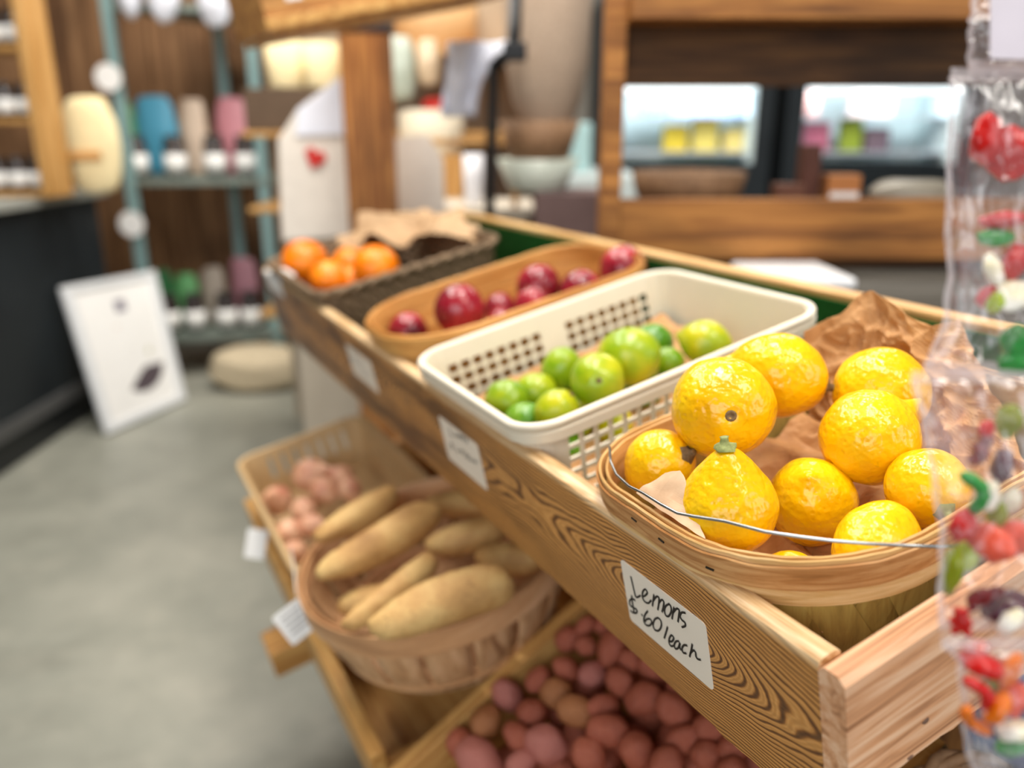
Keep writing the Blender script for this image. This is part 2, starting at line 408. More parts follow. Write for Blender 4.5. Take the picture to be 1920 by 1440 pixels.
m = 6; fs = [(i*m+j, i*m+(j+1) % m, (i+1)*m+(j+1) % m, (i+1)*m+j) for i in range(n2) for j in range(m)]+[tuple(range(m))[::-1], tuple(range(n2*m, n2*m+m))]
mb.add(vs, fs); sb = tpart('side_board', mb, M_side, label='near side board with pale streaks and small dark knots')
mb = MB()
for (b, c, s) in ((.066, -.073, .0021), (.052, -.094, .0016)):
    vs, fs = blob(.0008, s*1.6, s*.8, 10, 6, .2, 2, b*100); mb.add([V(v)+V((-.0001, b, c)) for v in vs], fs)
k = tpart('knot', mb, plain('dark_knot', '6a4630', .7, var=.3), sb); k['kind'] = 'stuff'
del k['kind']
tpart('side_board', MB().box(LT-.0192, LT, .02, DT, -HT, 0), M_side, bevel=.003)
bb = tpart('back_board', MB().box(.0, LT, DT, DT+.019, -HT, .004), M_rim, bevel=.003)
tpart('green_liner', MB().box(.02, LT-.02, DT-.003, DT-.0005, -HT+.012, -.005).box(.02, LT-.02, .02, DT-.003, -HT+.010, -HT+.013), M_green, label='deep green liner sheet')
tpart('bottom_board', MB().box(.05, LT-.02, .02, DT, -HT-.004, -HT+.009), M_rim)
def staple(a, c): pass
# price labels on the front board
def rrect(w, h, r, n=6):
    pts = []
    for cx, cy, a0 in ((w-r, r, -90), (w-r, h-r, 0), (r, h-r, 90), (r, r, 180)):
        pts += [(cx+r*cos(radians(a0+90*i/n)), cy+r*sin(radians(a0+90*i/n))) for i in range(n+1)]
    return pts
def strokes(lst, width, to, thick=.0003):
    mb = MB()
    for s in lst:
        # Catmull-Rom through the pen points
        P = [V((x, y, 0)) for x, y in s]; Q = []
        for i in range(len(P)-1):
            p0, p1, p2, p3 = P[max(i-1, 0)], P[i], P[i+1], P[min(i+2, len(P)-1)]
            for k in range(6):
                t = k/6; Q.append(.5*((2*p1)+(p2-p0)*t+(2*p0-5*p1+4*p2-p3)*t*t+(3*p1-p0-3*p2+p3)*t**3))
        Q.append(P[-1]); L = []; 
        Q = [to(q.x, q.y) for q in Q]
        for i, q in enumerate(Q):
            t = (Q[min(i+1, len(Q)-1)]-Q[max(i-1, 0)]); t = t.normalized() if t.length > 1e-9 else V((1, 0, 0))
            nrm = t.cross(V((0, 1, 0))); L.append((q-nrm*width/2, q+nrm*width/2))
        vs = []
        for l, r in L: vs += [l, r, l-V((0, thick, 0)), r-V((0, thick, 0))]
        fs = []
        for i in range(len(L)-1):
            a = i*4; b = a+4; fs += [(a+2, a+3, b+3, b+2), (a, a+2, b+2, b), (a+3, a+1, b+1, b+3)]
        mb.add(vs, fs)
    return mb
def pen(x, y):      # point on the front face of the tray in tray coordinates
    r = ray(x, y); P = CAM+r*((T0-CAM).dot(AW)/r.dot(AW)); q = toT(P); return V((q.x, -.0009, q.z))
def z3(x, y): return pen(1100+x*.40268, 860+y*.40268)
def label_card(name, a0, a1, c0, c1, text, cat, mat=M_label, skew=0, writing=None, inkmat=M_ink, wlabel=None):
    mb = MB(); pts = rrect(abs(a1-a0), c1-c0, .004)
    A = min(a0, a1); k = len(pts)
    f = [V((A+x, -.0006, c0+y+skew*(x/abs(a1-a0)-.5))) for x, y in pts]; b = [V((p.x, -.00005, p.z)) for p in f]
    mb.add(f+b, [tuple(range(k)), tuple(range(k, 2*k))[::-1]]+[(i, (i+1) % k, k+(i+1) % k, k+i) for i in range(k)])
    o = mb.build(name, mat, None, MTX); tag(o, text, cat, 'price labels on the tray front')
    if writing: writing.build('handwriting', inkmat, o, MTX, label=wlabel)
    return o
LEM = [[(210,545),(218,580),(226,615),(233,640),(243,642),(256,634)],
 [(262,640),(276,636),(287,622),(278,606),(266,618),(265,642),(274,662),(292,670),(306,656)],
 [(318,630),(315,655),(311,684)],[(316,658),(330,640),(341,645),(341,672),(336,702)],[(340,672),(354,655),(364,665),(362,688),(356,712)],
 [(388,675),(373,684),(367,706),(374,728),(388,730),(399,708),(396,684),(386,672)],
 [(412,688),(408,712),(402,744)],[(408,714),(424,696),(436,704),(434,730),(430,758)],
 [(466,716),(448,714),(440,730),(448,748),(462,760),(464,776),(448,782)],
 [(232,658),(216,650),(205,660),(207,680),(224,692),(238,702),(236,716),(220,714),(208,704)],[(214,634),(218,670),(226,716)],
 [(260,720),(265,731)],
 [(290,706),(276,726),(271,752),(281,772),(299,774),(308,758),(299,744),(283,746),(277,756)],
 [(338,738),(322,746),(314,772),(322,794),(340,798),(352,778),(350,752),(336,738)],
 [(382,780),(375,805),(366,834)],
 [(388,848),(403,848),(410,832),(400,820),(390,834),(389,856),(398,870),(412,868)],
 [(436,848),(422,848),(413,864),(418,882),(432,878),(439,856),(438,874),(444,890)],
 [(474,868),(458,866),(449,882),(454,900),(470,904)],
 [(497,860),(492,890),(484,920)],[(487,904),(502,890),(512,900),(514,918),(522,930),(537,934)]]
lw = strokes(LEM, .00165, z3)
label_card('price_label', .1205, .223, -.1, -.0385, 'cream price label handwritten Lemons $.60/each on the tray front', 'label', skew=.0, writing=lw, wlabel='black marker handwriting')
def z5(x, y): return pen(460+x/3, 380+y/3)
LIM = [[(1150,1262),(1158,1290),(1166,1308),(1178,1306)],[(1186,1290),(1190,1316)],[(1198,1318),(1200,1300),(1206,1320),(1212,1304),(1218,1326)],[(1224,1322),(1234,1314),(1226,1308),(1226,1330),(1238,1332)],[(1252,1322),(1244,1332),(1254,1342),(1246,1350)],
 [(1168,1352),(1158,1358),(1172,1370),(1164,1380)],[(1164,1346),(1168,1386)],[(1190,1376),(1196,1400),(1206,1390)],[(1216,1388),(1222,1410),(1230,1396),(1218,1388)],[(1246,1400),(1240,1430)],
 [(1250,1424),(1262,1420),(1254,1436),(1266,1440)],[(1280,1436),(1272,1448),(1284,1452)],[(1292,1440),(1296,1462),(1302,1452),(1310,1468)]]
label_card('price_label', .488, .595, -.092, -.034, 'cream price label with blurred handwriting beneath the cream plastic lime basket', 'label', writing=strokes(LIM, .0012, z5), wlabel='dark blurred handwriting')
def z5b(x, y): return pen(460+x/3, 380+y/3)
L3 = [[(610,830),(618,870),(640,880)],[(640,880),(650,900),(662,900)],[(650,930),(662,960),(680,965),(700,985)],[(620,880),(630,910)]]
label_card('price_label', .845, .969, -.083, -.032, 'narrow cream price label below the oval plum basket', 'label', writing=strokes(L3, .001, z5b), inkmat=M_inkg, wlabel='faint grey handwriting')
# the farthest one folds over the top edge
mb = MB(); pr = [(-.001, -.035), (-.001, -.004), (.003, .0012), (.009, .0016), (.02, .0016), (.034, .004)]
mb.grid(2, len(pr), lambda u, v: V((1.385+u*.15, pr[round(v*5)][0], pr[round(v*5)][1])))
o = mb.build('price_label', M_white, None, MTX, solid=.0006); tag(o, 'white card folded over the far end of the tray edge', 'label', 'price labels on the tray front')

# ------------------------------------------------------------------ baskets
def rr_path(a0, a1, b0, b1, r, step=.006, rs=None):
    """rounded rectangle; rs = corner radii at (a1,b0),(a1,b1),(a0,b1),(a0,b0)"""
    rs = rs or (r,)*4; P = []; Nn = []
    corners = [((a1, b0), rs[0], (-1, 1), -90), ((a1, b1), rs[1], (-1, -1), 0), ((a0, b1), rs[2], (1, -1), 90), ((a0, b0), rs[3], (1, 1), 180)]
    ar = []
    for (x, y), q, (sx, sy), a in corners:
        k = max(4, int(q*pi/2/step)); ar.append([(V((x+sx*q+q*cos(radians(a+90*i/k)), y+sy*q+q*sin(radians(a+90*i/k)), 0)), V((cos(radians(a+90*i/k)), sin(radians(a+90*i/k)), 0))) for i in range(k+1)])
    for i in range(4):
        cur = ar[i]; nx = ar[(i+1) % 4][0]
        for p, nn in cur: P.append(p); Nn.append(nn)
        d = nx[0]-cur[-1][0]; k = max(1, int(d.length/step))
        for j in range(1, k): P.append(cur[-1][0]+d*j/k); Nn.append(cur[-1][1])
    return P, Nn
def walls(mb, P, Nn, c0, c1, taper, thick, wave=0, close_bottom=True):
    """thin tapering wall from height c1 down to c0"""
    k = len(P)
    def ring(c, off): return [p+nn*off+V((0, 0, c)) for p, nn in zip(P, Nn)]
    R = [ring(c1, 0), ring(c0, -taper), ring(c0, -taper-thick), ring(c1, -thick)]
    vs = sum(R, []); fs = []
    for q in range(3): fs += [(q*k+i, (q+1)*k+i, (q+1)*k+(i+1) % k, q*k+(i+1) % k) for i in range(k)]
    fs += [(3*k+i, i, (i+1) % k, 3*k+(i+1) % k) for i in range(k)]
    if close_bottom: fs.append(tuple(range(k, 2*k)))
    mb.add(vs, fs)
def band(mb, P, Nn, c, h, off, t, ragged=0, seed=0, tilt=0):
    prf = [(off, -h/2), (off+t, -h/2), (off+t+tilt, h/2-t*.4), (off+t*.5+tilt, h/2), (off+tilt, h/2-t*.4)]
    vs = []; m = len(prf); k = len(P)
    for i, (p, nn) in enumerate(zip(P, Nn)):
        w = ragged*noise.noise(V((p.x*60, p.y*60, seed))); vs += [p+nn*o+V((0, 0, c+u+(w if u > 0 else w*.5))) for o, u in prf]
    mb.add(vs, [(i*m+j, ((i+1) % k)*m+j, ((i+1) % k)*m+(j+1) % m, i*m+(j+1) % m) for i in range(k) for j in range(m)])
BM = MTX
def splint_basket(label, group, a0, a1, b0, b1, rs, crim, cbot, taper, M=BM, mats=(M_splint, M_splint, M_splint_y), bh=.036, staples=(), name='splint_basket', diag=True):
    e = empty(name, M @ V(((a0+a1)/2, (b0+b1)/2, cbot)), label, 'basket', group)
    P, Nn = rr_path(a0, a1, b0, b1, .05, .005, rs)
    mb = MB(); band(mb, P, Nn, crim-bh/2, bh, .0, .0022, .0010, 1, .001); mb.build('outer_rim_band', mats[0], e, M, smooth=False)
    mb = MB(); band(mb, P, Nn, crim-bh*.30-.002, bh*.52, .0026, .0022, .0010, 2, .001); mb.build('upper_rim_band', M_band if mats[0] is M_splint else mats[1], e, M)
    mb = MB(); band(mb, P, Nn, crim-bh*.45, bh*.85, -.0045, .0022, .0012, 3); mb.build('inner_rim_band', mats[1], e, M)
    mb = MB(); walls(mb, P, Nn, cbot, crim-bh*.5, taper, .0016); mb.build('splint_wall', mats[2], e, M)
    # crossing diagonal splints laid over the wall
    k = len(P); per = sum((P[i]-P[(i+1) % k]).length for i in range(k))
    if diag:
        cum = [0]; 
        for i in range(k): cum.append(cum[-1]+(P[i]-P[(i+1) % k]).length)
        def on(s, t, off):
            s %= per; i = max(j for j in range(k) if cum[j] <= s+1e-9); f = (s-cum[i])/max(1e-9, cum[i+1]-cum[i])
            p = P[i].lerp(P[(i+1) % k], f); nn = Nn[i].lerp(Nn[(i+1) % k], f)
            return p+nn*(off-taper*t)+V((0, 0, (crim-bh*.5)*(1-t)+cbot*t))
        ns = int(per/.052)
        for sgn, off in ((1, .0008), (-1, .0018)):
            mb = MB()
            for q in range(ns):
                s0 = per*q/ns; wd = .031
                mb.grid(5, 9, lambda u, v: on(s0+wd*(u-.5)+sgn*.06*v, v, off+.0006*sin(v*9+q)))
            mb.build('woven_splints', mats[2], e, M, solid=.0009)
    for (i, dc) in staples:
        i = int(i*k) % k; p = P[i]; nn = Nn[i]; t = V((-nn.y, nn.x, 0))
        MB().beam(p+nn*.0034+V((0, 0, crim+dc))-t*.0028, p+nn*.0034+V((0, 0, crim+dc+.0008))+t*.0028, .0010, .0012).build('staple', M_staple, e, M)
    return e, P, Nn

lb, LP, LN = splint_basket('pale wooden splint basket full of lemons with thin wire handle', 'fruit baskets in the tray', .035, .287, .004, .335, (.07, .05, .06, .115), .026, -.122, .02, staples=[])
# staples visible on the camera side
def stap(e, P, Nn, pts, crim):
    for (x, y) in pts:
        best = min(range(len(P)), key=lambda i: (proj(BM @ (P[i]+Nn[i]*.003+V((0, 0, crim-.012))))-V((x, y))).length)
        p = P[best]; nn = Nn[best]; t = V((-nn.y, nn.x, 0))
        r = ray(x, y); pl = BM @ (p+nn*.0056); nw = (BM.to_3x3() @ nn); q = BM.inverted() @ (CAM+r*((pl-CAM).dot(nw)/r.dot(nw)))
        MB().beam(q-t*.003, q+t*.003+V((0, 0, .0006)), .0011, .0012).build('staple', M_staple, e, BM)
def proj(P):
    q = P-CAM; z = q.dot(FW); return V((960+FPX*q.dot(RT)/z, 720-FPX*q.dot(UP)/z))
stap(lb, LP, LN, [(1189, 975), (1240, 1014), (1331, 1067)], .026)
wp = [(1143,838,.036),(1145,866,.036),(1156,890,.037),(1180,912,.040),(1205,924,.043),(1240,946,.046),(1270,962,.047),(1300,968,.047),(1358,977,.047),(1434,997,.046),(1503,1007,.045),(1560,1014,.044),(1623,1019,.043),(1700,1023,.040),(1768,1025,.036),(1800,1022,.030)]
MB().tube([onc(x, y, c) for x, y, c in wp], .0011, 10).build('wire_handle', M_wire, lb, smooth=True, label='thin grey wire handle folded forward')

pb, PP, PN = splint_basket('orange-brown oval splint basket holding dark red plums', 'fruit baskets in the tray', .67, .905, .006, .395, (.10, .07, .07, .10), .032, -.10, .02, mats=(M_splint_o, M_splint_o, M_splint_o), bh=.03, diag=False)
# grid sided cream lime basket
def grid_basket(label, a0, a1, b0, b1, r, crim, cbot, taper, pitch, bar, rowh, mat, M=BM, rim=.009, nrows=7, top=.030, solid=((.0, .0),), lip=True, name='plastic_basket', vertical=False, nosolid=False):
    e = empty(name, M @ V(((a0+a1)/2, (b0+b1)/2, cbot)), label, 'basket', 'fruit baskets in the tray' if not vertical else None)
    P, Nn = rr_path(a0, a1, b0, b1, r, .004)
    k = len(P); cum = [0]
    for i in range(k): cum.append(cum[-1]+(P[i]-P[(i+1) % k]).length)
    per = cum[-1]
    def on(s, c):
        s %= per; i = max(0, min(k-1, next((j for j in range(k) if cum[j+1] >= s), k-1))); f = (s-cum[i])/max(1e-9, cum[i+1]-cum[i])
        p = P[i].lerp(P[(i+1) % k], f); nn = Nn[i].lerp(Nn[(i+1) % k], f); t = (crim-c)/(crim-cbot)
        return p-nn*taper*t+V((0, 0, c))
    def curved(s):
        s %= per; i = next((j for j in range(k) if cum[j+1] >= s), k-1); nn = Nn[i]; return max(abs(nn.x), abs(nn.y)) < .97
    nc = int(per/pitch); pc = per/nc
    # horizontal breaks
    cs = [crim, crim-top]; hole_rows = []
    for q in range(nrows):
        hole_rows.append(len(cs)-1); cs += [cs[-1]-(rowh-bar), cs[-1]-rowh]
    cs.append(cbot)
    ss = []; 
    for q in range(nc): ss += [q*pc, q*pc+bar]
    vs = [on(s, c) for s in ss for c in cs]; m = len(cs); K = len(ss); fs = []
    # solid stretch in the middle of each long side
    for i in range(K):
        smid = (ss[i]+(ss[(i+1) % K] if i+1 < K else per))/2; P_ = on(smid, crim); hole_s = (i % 2 == 1)
        near_corner = curved(smid) or curved(smid+pitch*.9) or curved(smid-pitch*.9)
        midb = abs(P_.y-(b0+b1)/2) < pitch*.9 and (P_.x < a0+.02 or P_.x > a1-.02)
        endp = (P_.y > b1-.02 or P_.y < b0+.02)
        for j in range(m-1):
            if hole_s and j in hole_rows and not near_corner and not (midb and not vertical) and not (endp and not vertical): continue
            fs.append((i*m+j, ((i+1) % K)*m+j, ((i+1) % K)*m+j+1, i*m+j+1))
    MB().add(vs, fs).build('basket_wall', mat, e, M, solid=.0022)
    Pb = [p-nn*taper for p, nn in zip(P, Nn)]
    mb = MB().add([p+V((0, 0, cbot)) for p in Pb], [tuple(range(k))]); mb.build('basket_base', mat, e, M, solid=.002)
    if lip:
        prf = [(rim*.45+rim*.5*cos(t), rim*.42*sin(t)) for t in [2*pi*q/10 for q in range(10)]]
        MB().sweep([p+V((0, 0, crim)) for p in P], prf, Nn).build('rolled_rim', mat, e, M, smooth=True)
        MB().sweep([p+V((0, 0, crim-.010)) for p in P], [(0, -.007), (rim*.75, -.007), (rim*.9, .003), (0, .006)], Nn).build('lower_rim_flange', mat, e, M, smooth=False)
    return e
gb = grid_basket('cream plastic basket with square grid sides holding limes', .358, .640, .004, .372, .035, .026, -.118, .022, .0168, .0045, .0148, M_cream, nrows=7, top=.022)

# dark wicker basket of oranges
def wicker_basket(label, a0, a1, b0, b1, r, crim, cbot, taper, mat, M=BM, group=None):
    e = empty('wicker_basket', M @ V(((a0+a1)/2, (b0+b1)/2, cbot)), label, 'basket', group)
    P, Nn = rr_path(a0, a1, b0, b1, r, .008); k = len(P)
    mb = MB(); rows = int((crim-cbot)/.009)
    vs = []; 
    for j in range(rows+1):
        c = crim-(crim-cbot)*j/rows
        for i, (p, nn) in enumerate(zip(P, Nn)):
            w = .0035*cos(pi*i+pi*j)*(1 if (i//2) % 2 else -1); vs.append(p+nn*(w-taper*j/rows)+V((0, 0, c)))
    fs = [(j*k+i, (j+1)*k+i, (j+1)*k+(i+1) % k, j*k+(i+1) % k) for j in range(rows) for i in range(k)]+[tuple(range(rows*k, rows*k+k))]
    mb.add(vs, fs).build('woven_wall', mat, e, M, solid=.003, smooth=False)
    for s in (0, 1):
        mb = MB(); pts = [p+nn*(.004+.004*sin(i*.9+s*pi))+V((0, 0, crim+.003*cos(i*.9+s*pi))) for i, (p, nn) in enumerate(zip(P, Nn))]
        mb.tube(pts+[pts[0]], .0048, 8, cap=False).build('braided_rim', mat, e, M, smooth=True)
    return e
wicker_basket('dark brown wicker basket holding oranges at the far tray end', 1.085, 1.50, .005, .35, .04, .022, -.12, .03, M_wicker, group='fruit baskets in the tray')

# ------------------------------------------------------------------ fruit
def place(name, me, P, axis, roll, label, cat, group, s=1):
    o = bpy.data.objects.new(name, me); COL.objects.link(o)
    q = axis.to_track_quat('Z', 'Y') @ Quaternion((0, 0, 1), roll)
    o.location = P; o.rotation_mode = 'QUATERNION'; o.rotation_quaternion = q; o.scale = (s, s, s) if not isinstance(s, tuple) else s
    return tag(o, label, cat, group)
def lemon_prof(nip=.2, neck=0.0, el=1.0):
    def f(th):
        t = cos(th); r = sin(th); z = cos(th)*el
        # pointed blossom end at -z, slight neck with a dip at +z (stem)
        z -= (nip+.07)*exp(-((pi-th)/.21)**2); r *= 1-.12*max(0, -t)**2-.05*max(0, t)**3
        if neck: 
            k = max(0, t); z += neck*exp(-(th/.55)**2)*.9; r *= 1-.26*min(1, neck*2.2)*k**1.5
        else: z -= .05*exp(-(th/.16)**2)
        return r, z
    return f
CZ = empty('unused', (0, 0, 0), 'x', 'x'); bpy.data.objects.remove(CZ)
def stem_part(parent, zt, kind, scale=1.0):
    mb = MB()
    if kind == 'scar': # brown ring scar level with the skin
        mb.lathe([(.0036*scale, zt-.0008), (.0037*scale, zt+.0006), (.0026*scale, zt+.0010), (.0018*scale, zt+.0002), (.0006, zt+.0001)], 12)
        mt = M_stem
    else:
        n = 10; vs = []
        for i, (r, z) in enumerate([(.0058, -.0010), (.0052, .0012), (.0030, .0020), (.0024, .0050), (.0026, .0062), (.0012, .0064)]):
            for j in range(n):
                k = 1+(.35*noise.noise(V((j*1.7, i*.9, zt*99)))+(.25 if (i < 2 and j % 2) else 0)); vs.append(V((r*scale*k*cos(2*pi*j/n), r*scale*k*sin(2*pi*j/n), zt+z*scale)))
        fs = [(i*n+j, i*n+(j+1) % n, (i+1)*n+(j+1) % n, (i+1)*n+j) for i in range(5) for j in range(n)]+[tuple(range(5*n, 6*n))]
        mb.add(vs, fs); mt = M_stemg if kind == 'green' else M_stem
    o = bpy.data.objects.new('stem', mesh('stem', mb.v, mb.f, mt, True)); COL.objects.link(o); o.parent = parent
    return o
GL = 'lemons in the splint basket'
LEMONS = [ # px, py, height c, diameter px, axis towards the stem in camera terms, elongation, nipple, neck, stem, label, seed
 (1355, 765, .055, 192, (-.10, -.12, 1.0), 1.02, .10, 0, 'scar', 'large round lemon with its stem scar facing out, above the pear-shaped one'),
 (1458, 703, .050, 156, (.85, -.22, .25), 1.16, .26, 0, 'stub', 'topmost lemon, lying sideways with a small dark stem at right'),
 (1652, 738, .035, 176, (.2, .7, -.6), 1.05, .08, 0, None, 'deep orange-yellow lemon at the back against the brown paper'),
 (1630, 820, .040, 186, (-.74, -.50, .1), 1.04, .30, 0, None, 'large smooth lemon with its pointed tip at upper right'),
 (1236, 872, .015, 132, (.52, .30, .62), 1.10, .10, 0, 'stub', 'small lemon with a ragged brown stem in the left basket corner'),
 (1366, 948, .025, 184, (-.12, .93, .25), 1.02, .06, .30, 'green', 'pear-shaped lemon standing neck up with a green stem tip'),
 (1522, 940, .005, 172, (.3, -.5, -.7), 1.10, .10, 0, None, 'smooth lemon right of the pear-shaped one behind the wire'),
 (1645, 1020, .006, 150, (-.62, -.42, .60), 1.36, .14, 0, 'stub', 'lemon at the front rim with a stem stub just above the wood'),
 (1738, 915, .010, 150, (-.02, -.42, .85), 1.08, .10, 0, 'green', 'lemon with a greenish stem partly behind the candy bag'),
 (1478, 1088, -.012, 110, (.8, .1, .2), 1.15, .12, 0, None, 'lemon almost hidden below the front rim, only its top showing')]
lem_objs = []
for i, (x, y, c, dp, ax, el, nip, neck, st, lab) in enumerate(LEMONS):
    P = onc(x, y, c); D = dp*dep(P)/FPX; R = D/2
    vs, fs = blob(R, R, R, 72, 60, .022, 1.4, i+1, lemon_prof(nip, neck, el))
    # small scale dimples and creases
    vs = [V(v)*(1+.0055*noise.noise(V(v)*170+V((i, 0, 0)))+.007*noise.noise(V(v)*65+V((i, 3, 0)))) for v in vs]
    o = place('lemon', mesh('lemon', vs, fs, M_lemon), P, camdir(*ax), i*1.3, lab, 'lemon', GL); lem_objs.append((o, R))
    zt = max(v[2] for v in vs[:72])
    if st: stem_part(o, zt, st, 1.2)
# limes
lm = []
for i in range(5):
    vs, fs = blob(1, 1, 1, 36, 28, .03, 1.5, i+30, lemon_prof(.10, 0, 1.08+.04*(i % 3)))
    lm.append((vs, fs))
LIMES = [(950,752,-.012,86,'green lime at the front left corner of the lime basket',M_lime,(.5,-.2,.7)),
 (1006,735,-.016,76,'pale green lime with a light shine between two front limes',M_lime,(.8,-.3,.3)),
 (1053,694,-.008,82,'green lime at the left of the back row with a yellow side',M_lime,(.3,.5,.6)),
 (1120,714,-.002,104,'yellow-green lime whose red-brown stem scar faces out',M_limey,(-.05,0,1)),
 (1180,668,.004,110,'largest yellow lime on top of the heap',M_limey,(.8,.1,.3)),
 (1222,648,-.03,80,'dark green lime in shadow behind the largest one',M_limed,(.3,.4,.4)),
 (1252,680,-.030,58,'small bright green lime right of the largest one',M_lime,(.3,.1,.4)),
 (1322,643,-.016,86,'lone green-yellow lime near the far basket corner',M_limey,(.6,-.2,.3)),
 (1043,772,-.020,84,'yellow-green lime in the front row with a brown tip',M_limey,(.5,.6,.3)),
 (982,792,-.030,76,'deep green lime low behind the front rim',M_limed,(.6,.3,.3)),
 (1075,790,-.045,76,'pale green lime half hidden by the near rim',M_lime,(.6,.3,.3)),
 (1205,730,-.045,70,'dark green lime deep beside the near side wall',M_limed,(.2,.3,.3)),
 (1150,800,-.060,72,'yellowish lime seen through the side grid',M_limey,(.2,.3,.3)),
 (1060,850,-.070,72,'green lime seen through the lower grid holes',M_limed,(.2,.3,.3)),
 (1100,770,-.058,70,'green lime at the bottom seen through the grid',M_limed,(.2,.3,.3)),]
gl = 'limes in the cream basket'
for i, (x, y, c, dp, lab, mt, ax) in enumerate(LIMES):
    P = onc(x, y, c); R = dp*dep(P)/FPX/2
    vs, fs = lm[i % 5]; o = place('lime', mesh('lime', [V(v)*R for v in vs], fs, mt), P, camdir(*ax), i*.9, lab, 'lime', gl)
    if i in (3, 8): stem_part(o, R*1.06, 'scar', .8)
# plums
PL = [(862,582,.012,97,'largest glossy red plum standing highest at left'),
 (765,624,-.012,76,'bluish pink plum at the left end of the basket'),
 (937,580,-.02,62,'dark plum in shadow right of the largest one'),
 (1010,540,.012,88,'dark red plum on top of the middle cluster'),
 (1000,575,-.004,72,'red plum in front of the middle cluster'),
 (1042,560,-.016,60,'small red plum with two highlights beside the middle cluster'),
 (1090,548,-.008,82,'red plum right of the middle cluster'),
 (1168,505,.006,88,'plum at the far right end of the oval basket'),
 (940,608,-.03,60,'dusky purple plum low against the near rim'),
 (872,634,-.028,62,'pinkish plum just above the near rim'),
 (1075,505,-.03,60,'dark plum at the back wall of the basket'),
 (815,620,-.045,50,'small dark plum low between two bigger ones')]
for i, (x, y, c, dp, lab) in enumerate(PL):
    P = onc(x, y, c); R = dp*dep(P)/FPX/2; vs, fs = blob(R, R*1.0, R*1.04, 32, 24, .015, 1.3, i+60)
    vs = [V(v)*(1-.05*exp(-((abs(math.atan2(v[1], v[0])))/.18)**2)*(1-abs(v[2])/R*.5)) for v in vs]
    o = place('plum', mesh('plum', vs, fs, M_plum), P, camdir(.3*sin(i), .8, .3*cos(i*2)), i*1.7, lab, 'plum', 'plums in the oval basket')
    stem_part(o, R*1.02, 'stub', .5)
# oranges
OR = [(572,492,.0,96,'largest orange at the left corner of the wicker basket'),
 (618,524,-.004,76,'orange with a pale highlight nearest the front rim'),
 (655,496,-.004,66,'orange behind the other two at the middle'),
 (705,502,.0,88,'golden orange at the right of the row'),
 (662,528,-.02,62,'small orange low between two others')]
for i, (x, y, c, dp, lab) in enumerate(OR):
    P = onc(x, y, c); R = min(.05, dp*dep(P)/FPX/2); vs, fs = blob(R, R, R*.95, 28, 20, .012, 1.3, i+80)
    o = place('orange', mesh('orange', vs, fs, M_orange), P, camdir(.3, .5, .6), i, lab, 'orange', 'oranges in the wicker basket')
    stem_part(o, R*.94, 'green', .6)

# let fruit that would interpenetrate settle backwards along the heap
def settle(kind, cap=.035, tol=.14):
    bpy.context.view_layer.update()
    obs = [o for o in COL.objects if o.name.split('.')[0] == kind]; rad = {o: sum(sorted(o.dimensions)[:2])/4 for o in obs}; mv = {o: 0 for o in obs}
    for it in range(120):
        busy = False
        for a in range(len(obs)):
            for b in range(a+1, len(obs)):
                A, B = obs[a], obs[b]; r = min(rad[A], rad[B])
                if rad[A]+rad[B]-(A.location-B.location).length > tol*r:
                    o = A if dep(A.location) > dep(B.location) else B
                    if mv[o] > cap: o = A if o is B else B
                    if mv[o] > cap: continue
                    o.location = o.location+(o.location-CAM).normalized()*.0008; mv[o] += .0008; busy = True
        if not busy: break
for kk in ('lemon', 'lime', 'plum', 'orange'): settle(kk)

# crumpled brown paper
def crumple(name, label, corners, amp, seed, mat=M_kraft, nu=34, nv=34, sag=0, fr=14, frag=0, cat='paper', group=None, nrm=None):
    A, B, C, D = [V(c) for c in corners]; nn = nrm or (B-A).cross(D-A).normalized()
    def f(u, v):
        p = A.lerp(B, u).lerp(D.lerp(C, u), v); s = V((seed*5.1, seed, 0))
        q = p*fr+s; ridge = 1-abs(noise.noise(q))*2.4; r2 = 1-abs(noise.noise(q*2.3+V((4, 4, 4))))*2.4
        e = 1
        j = V((noise.noise(q*1.7), noise.noise(q*1.7+V((9, 0, 0))), noise.noise(q*1.7+V((0, 9, 0)))))*amp*.6
        return p+nn*(amp*(ridge*.8+r2*.4)-sag*sin(pi*u)*sin(pi*v))+j
    mb = MB().grid(nu, nv, f); o = mb.build(name, mat, None, None, smooth=False, solid=.0004)
    return tag(o, label, cat, group)
T = TP
top = [onc(x, y, c) for x, y, c in ((1510, 622, .050), (1535, 606, .052), (1580, 588, .058), (1615, 552, .072), (1640, 546, .075), (1668, 566, .072), (1705, 596, .066), (1750, 612, .062), (1800, 600, .066))]
def liner(u, v):
    t = u*(len(top)-1); i = min(len(top)-2, int(t)); a = top[i].lerp(top[i+1], t-i)
    b = T(.275-.235*u, .235+.02*u, -.055); p = a.lerp(b, v)-AN*(.035*sin(pi*v)*.4)+AW*.02*sin(pi*v)
    k = min(1, v*5)*.7+.3
    def cr(fr, o):
        q = p*fr+V((o, 1, 0)); return 1-min(1, abs(noise.noise(q))*3.4)
    return p+(AN*.5-AW)*(.010*cr(14, 3)+.006*cr(31, 5)+.003*cr(70, 8))*k+(AN-AW)*.004*cr(45, 2)*k+AU*.005*noise.noise(p*30)
o = MB().grid(80, 64, liner).build('paper_liner', M_kraft, None, smooth=False, solid=.0004)
tag(o, 'crumpled brown kraft paper rising to a peak behind the lemons', 'paper')
crumple('paper_liner', 'brown kraft paper lining the basket floor beneath the lemons',
        [T(.265, .05, -.045), T(.06, .05, -.05), T(.06, .30, -.045), T(.265, .30, -.03)], .014, 8, nu=40, nv=40, fr=20)
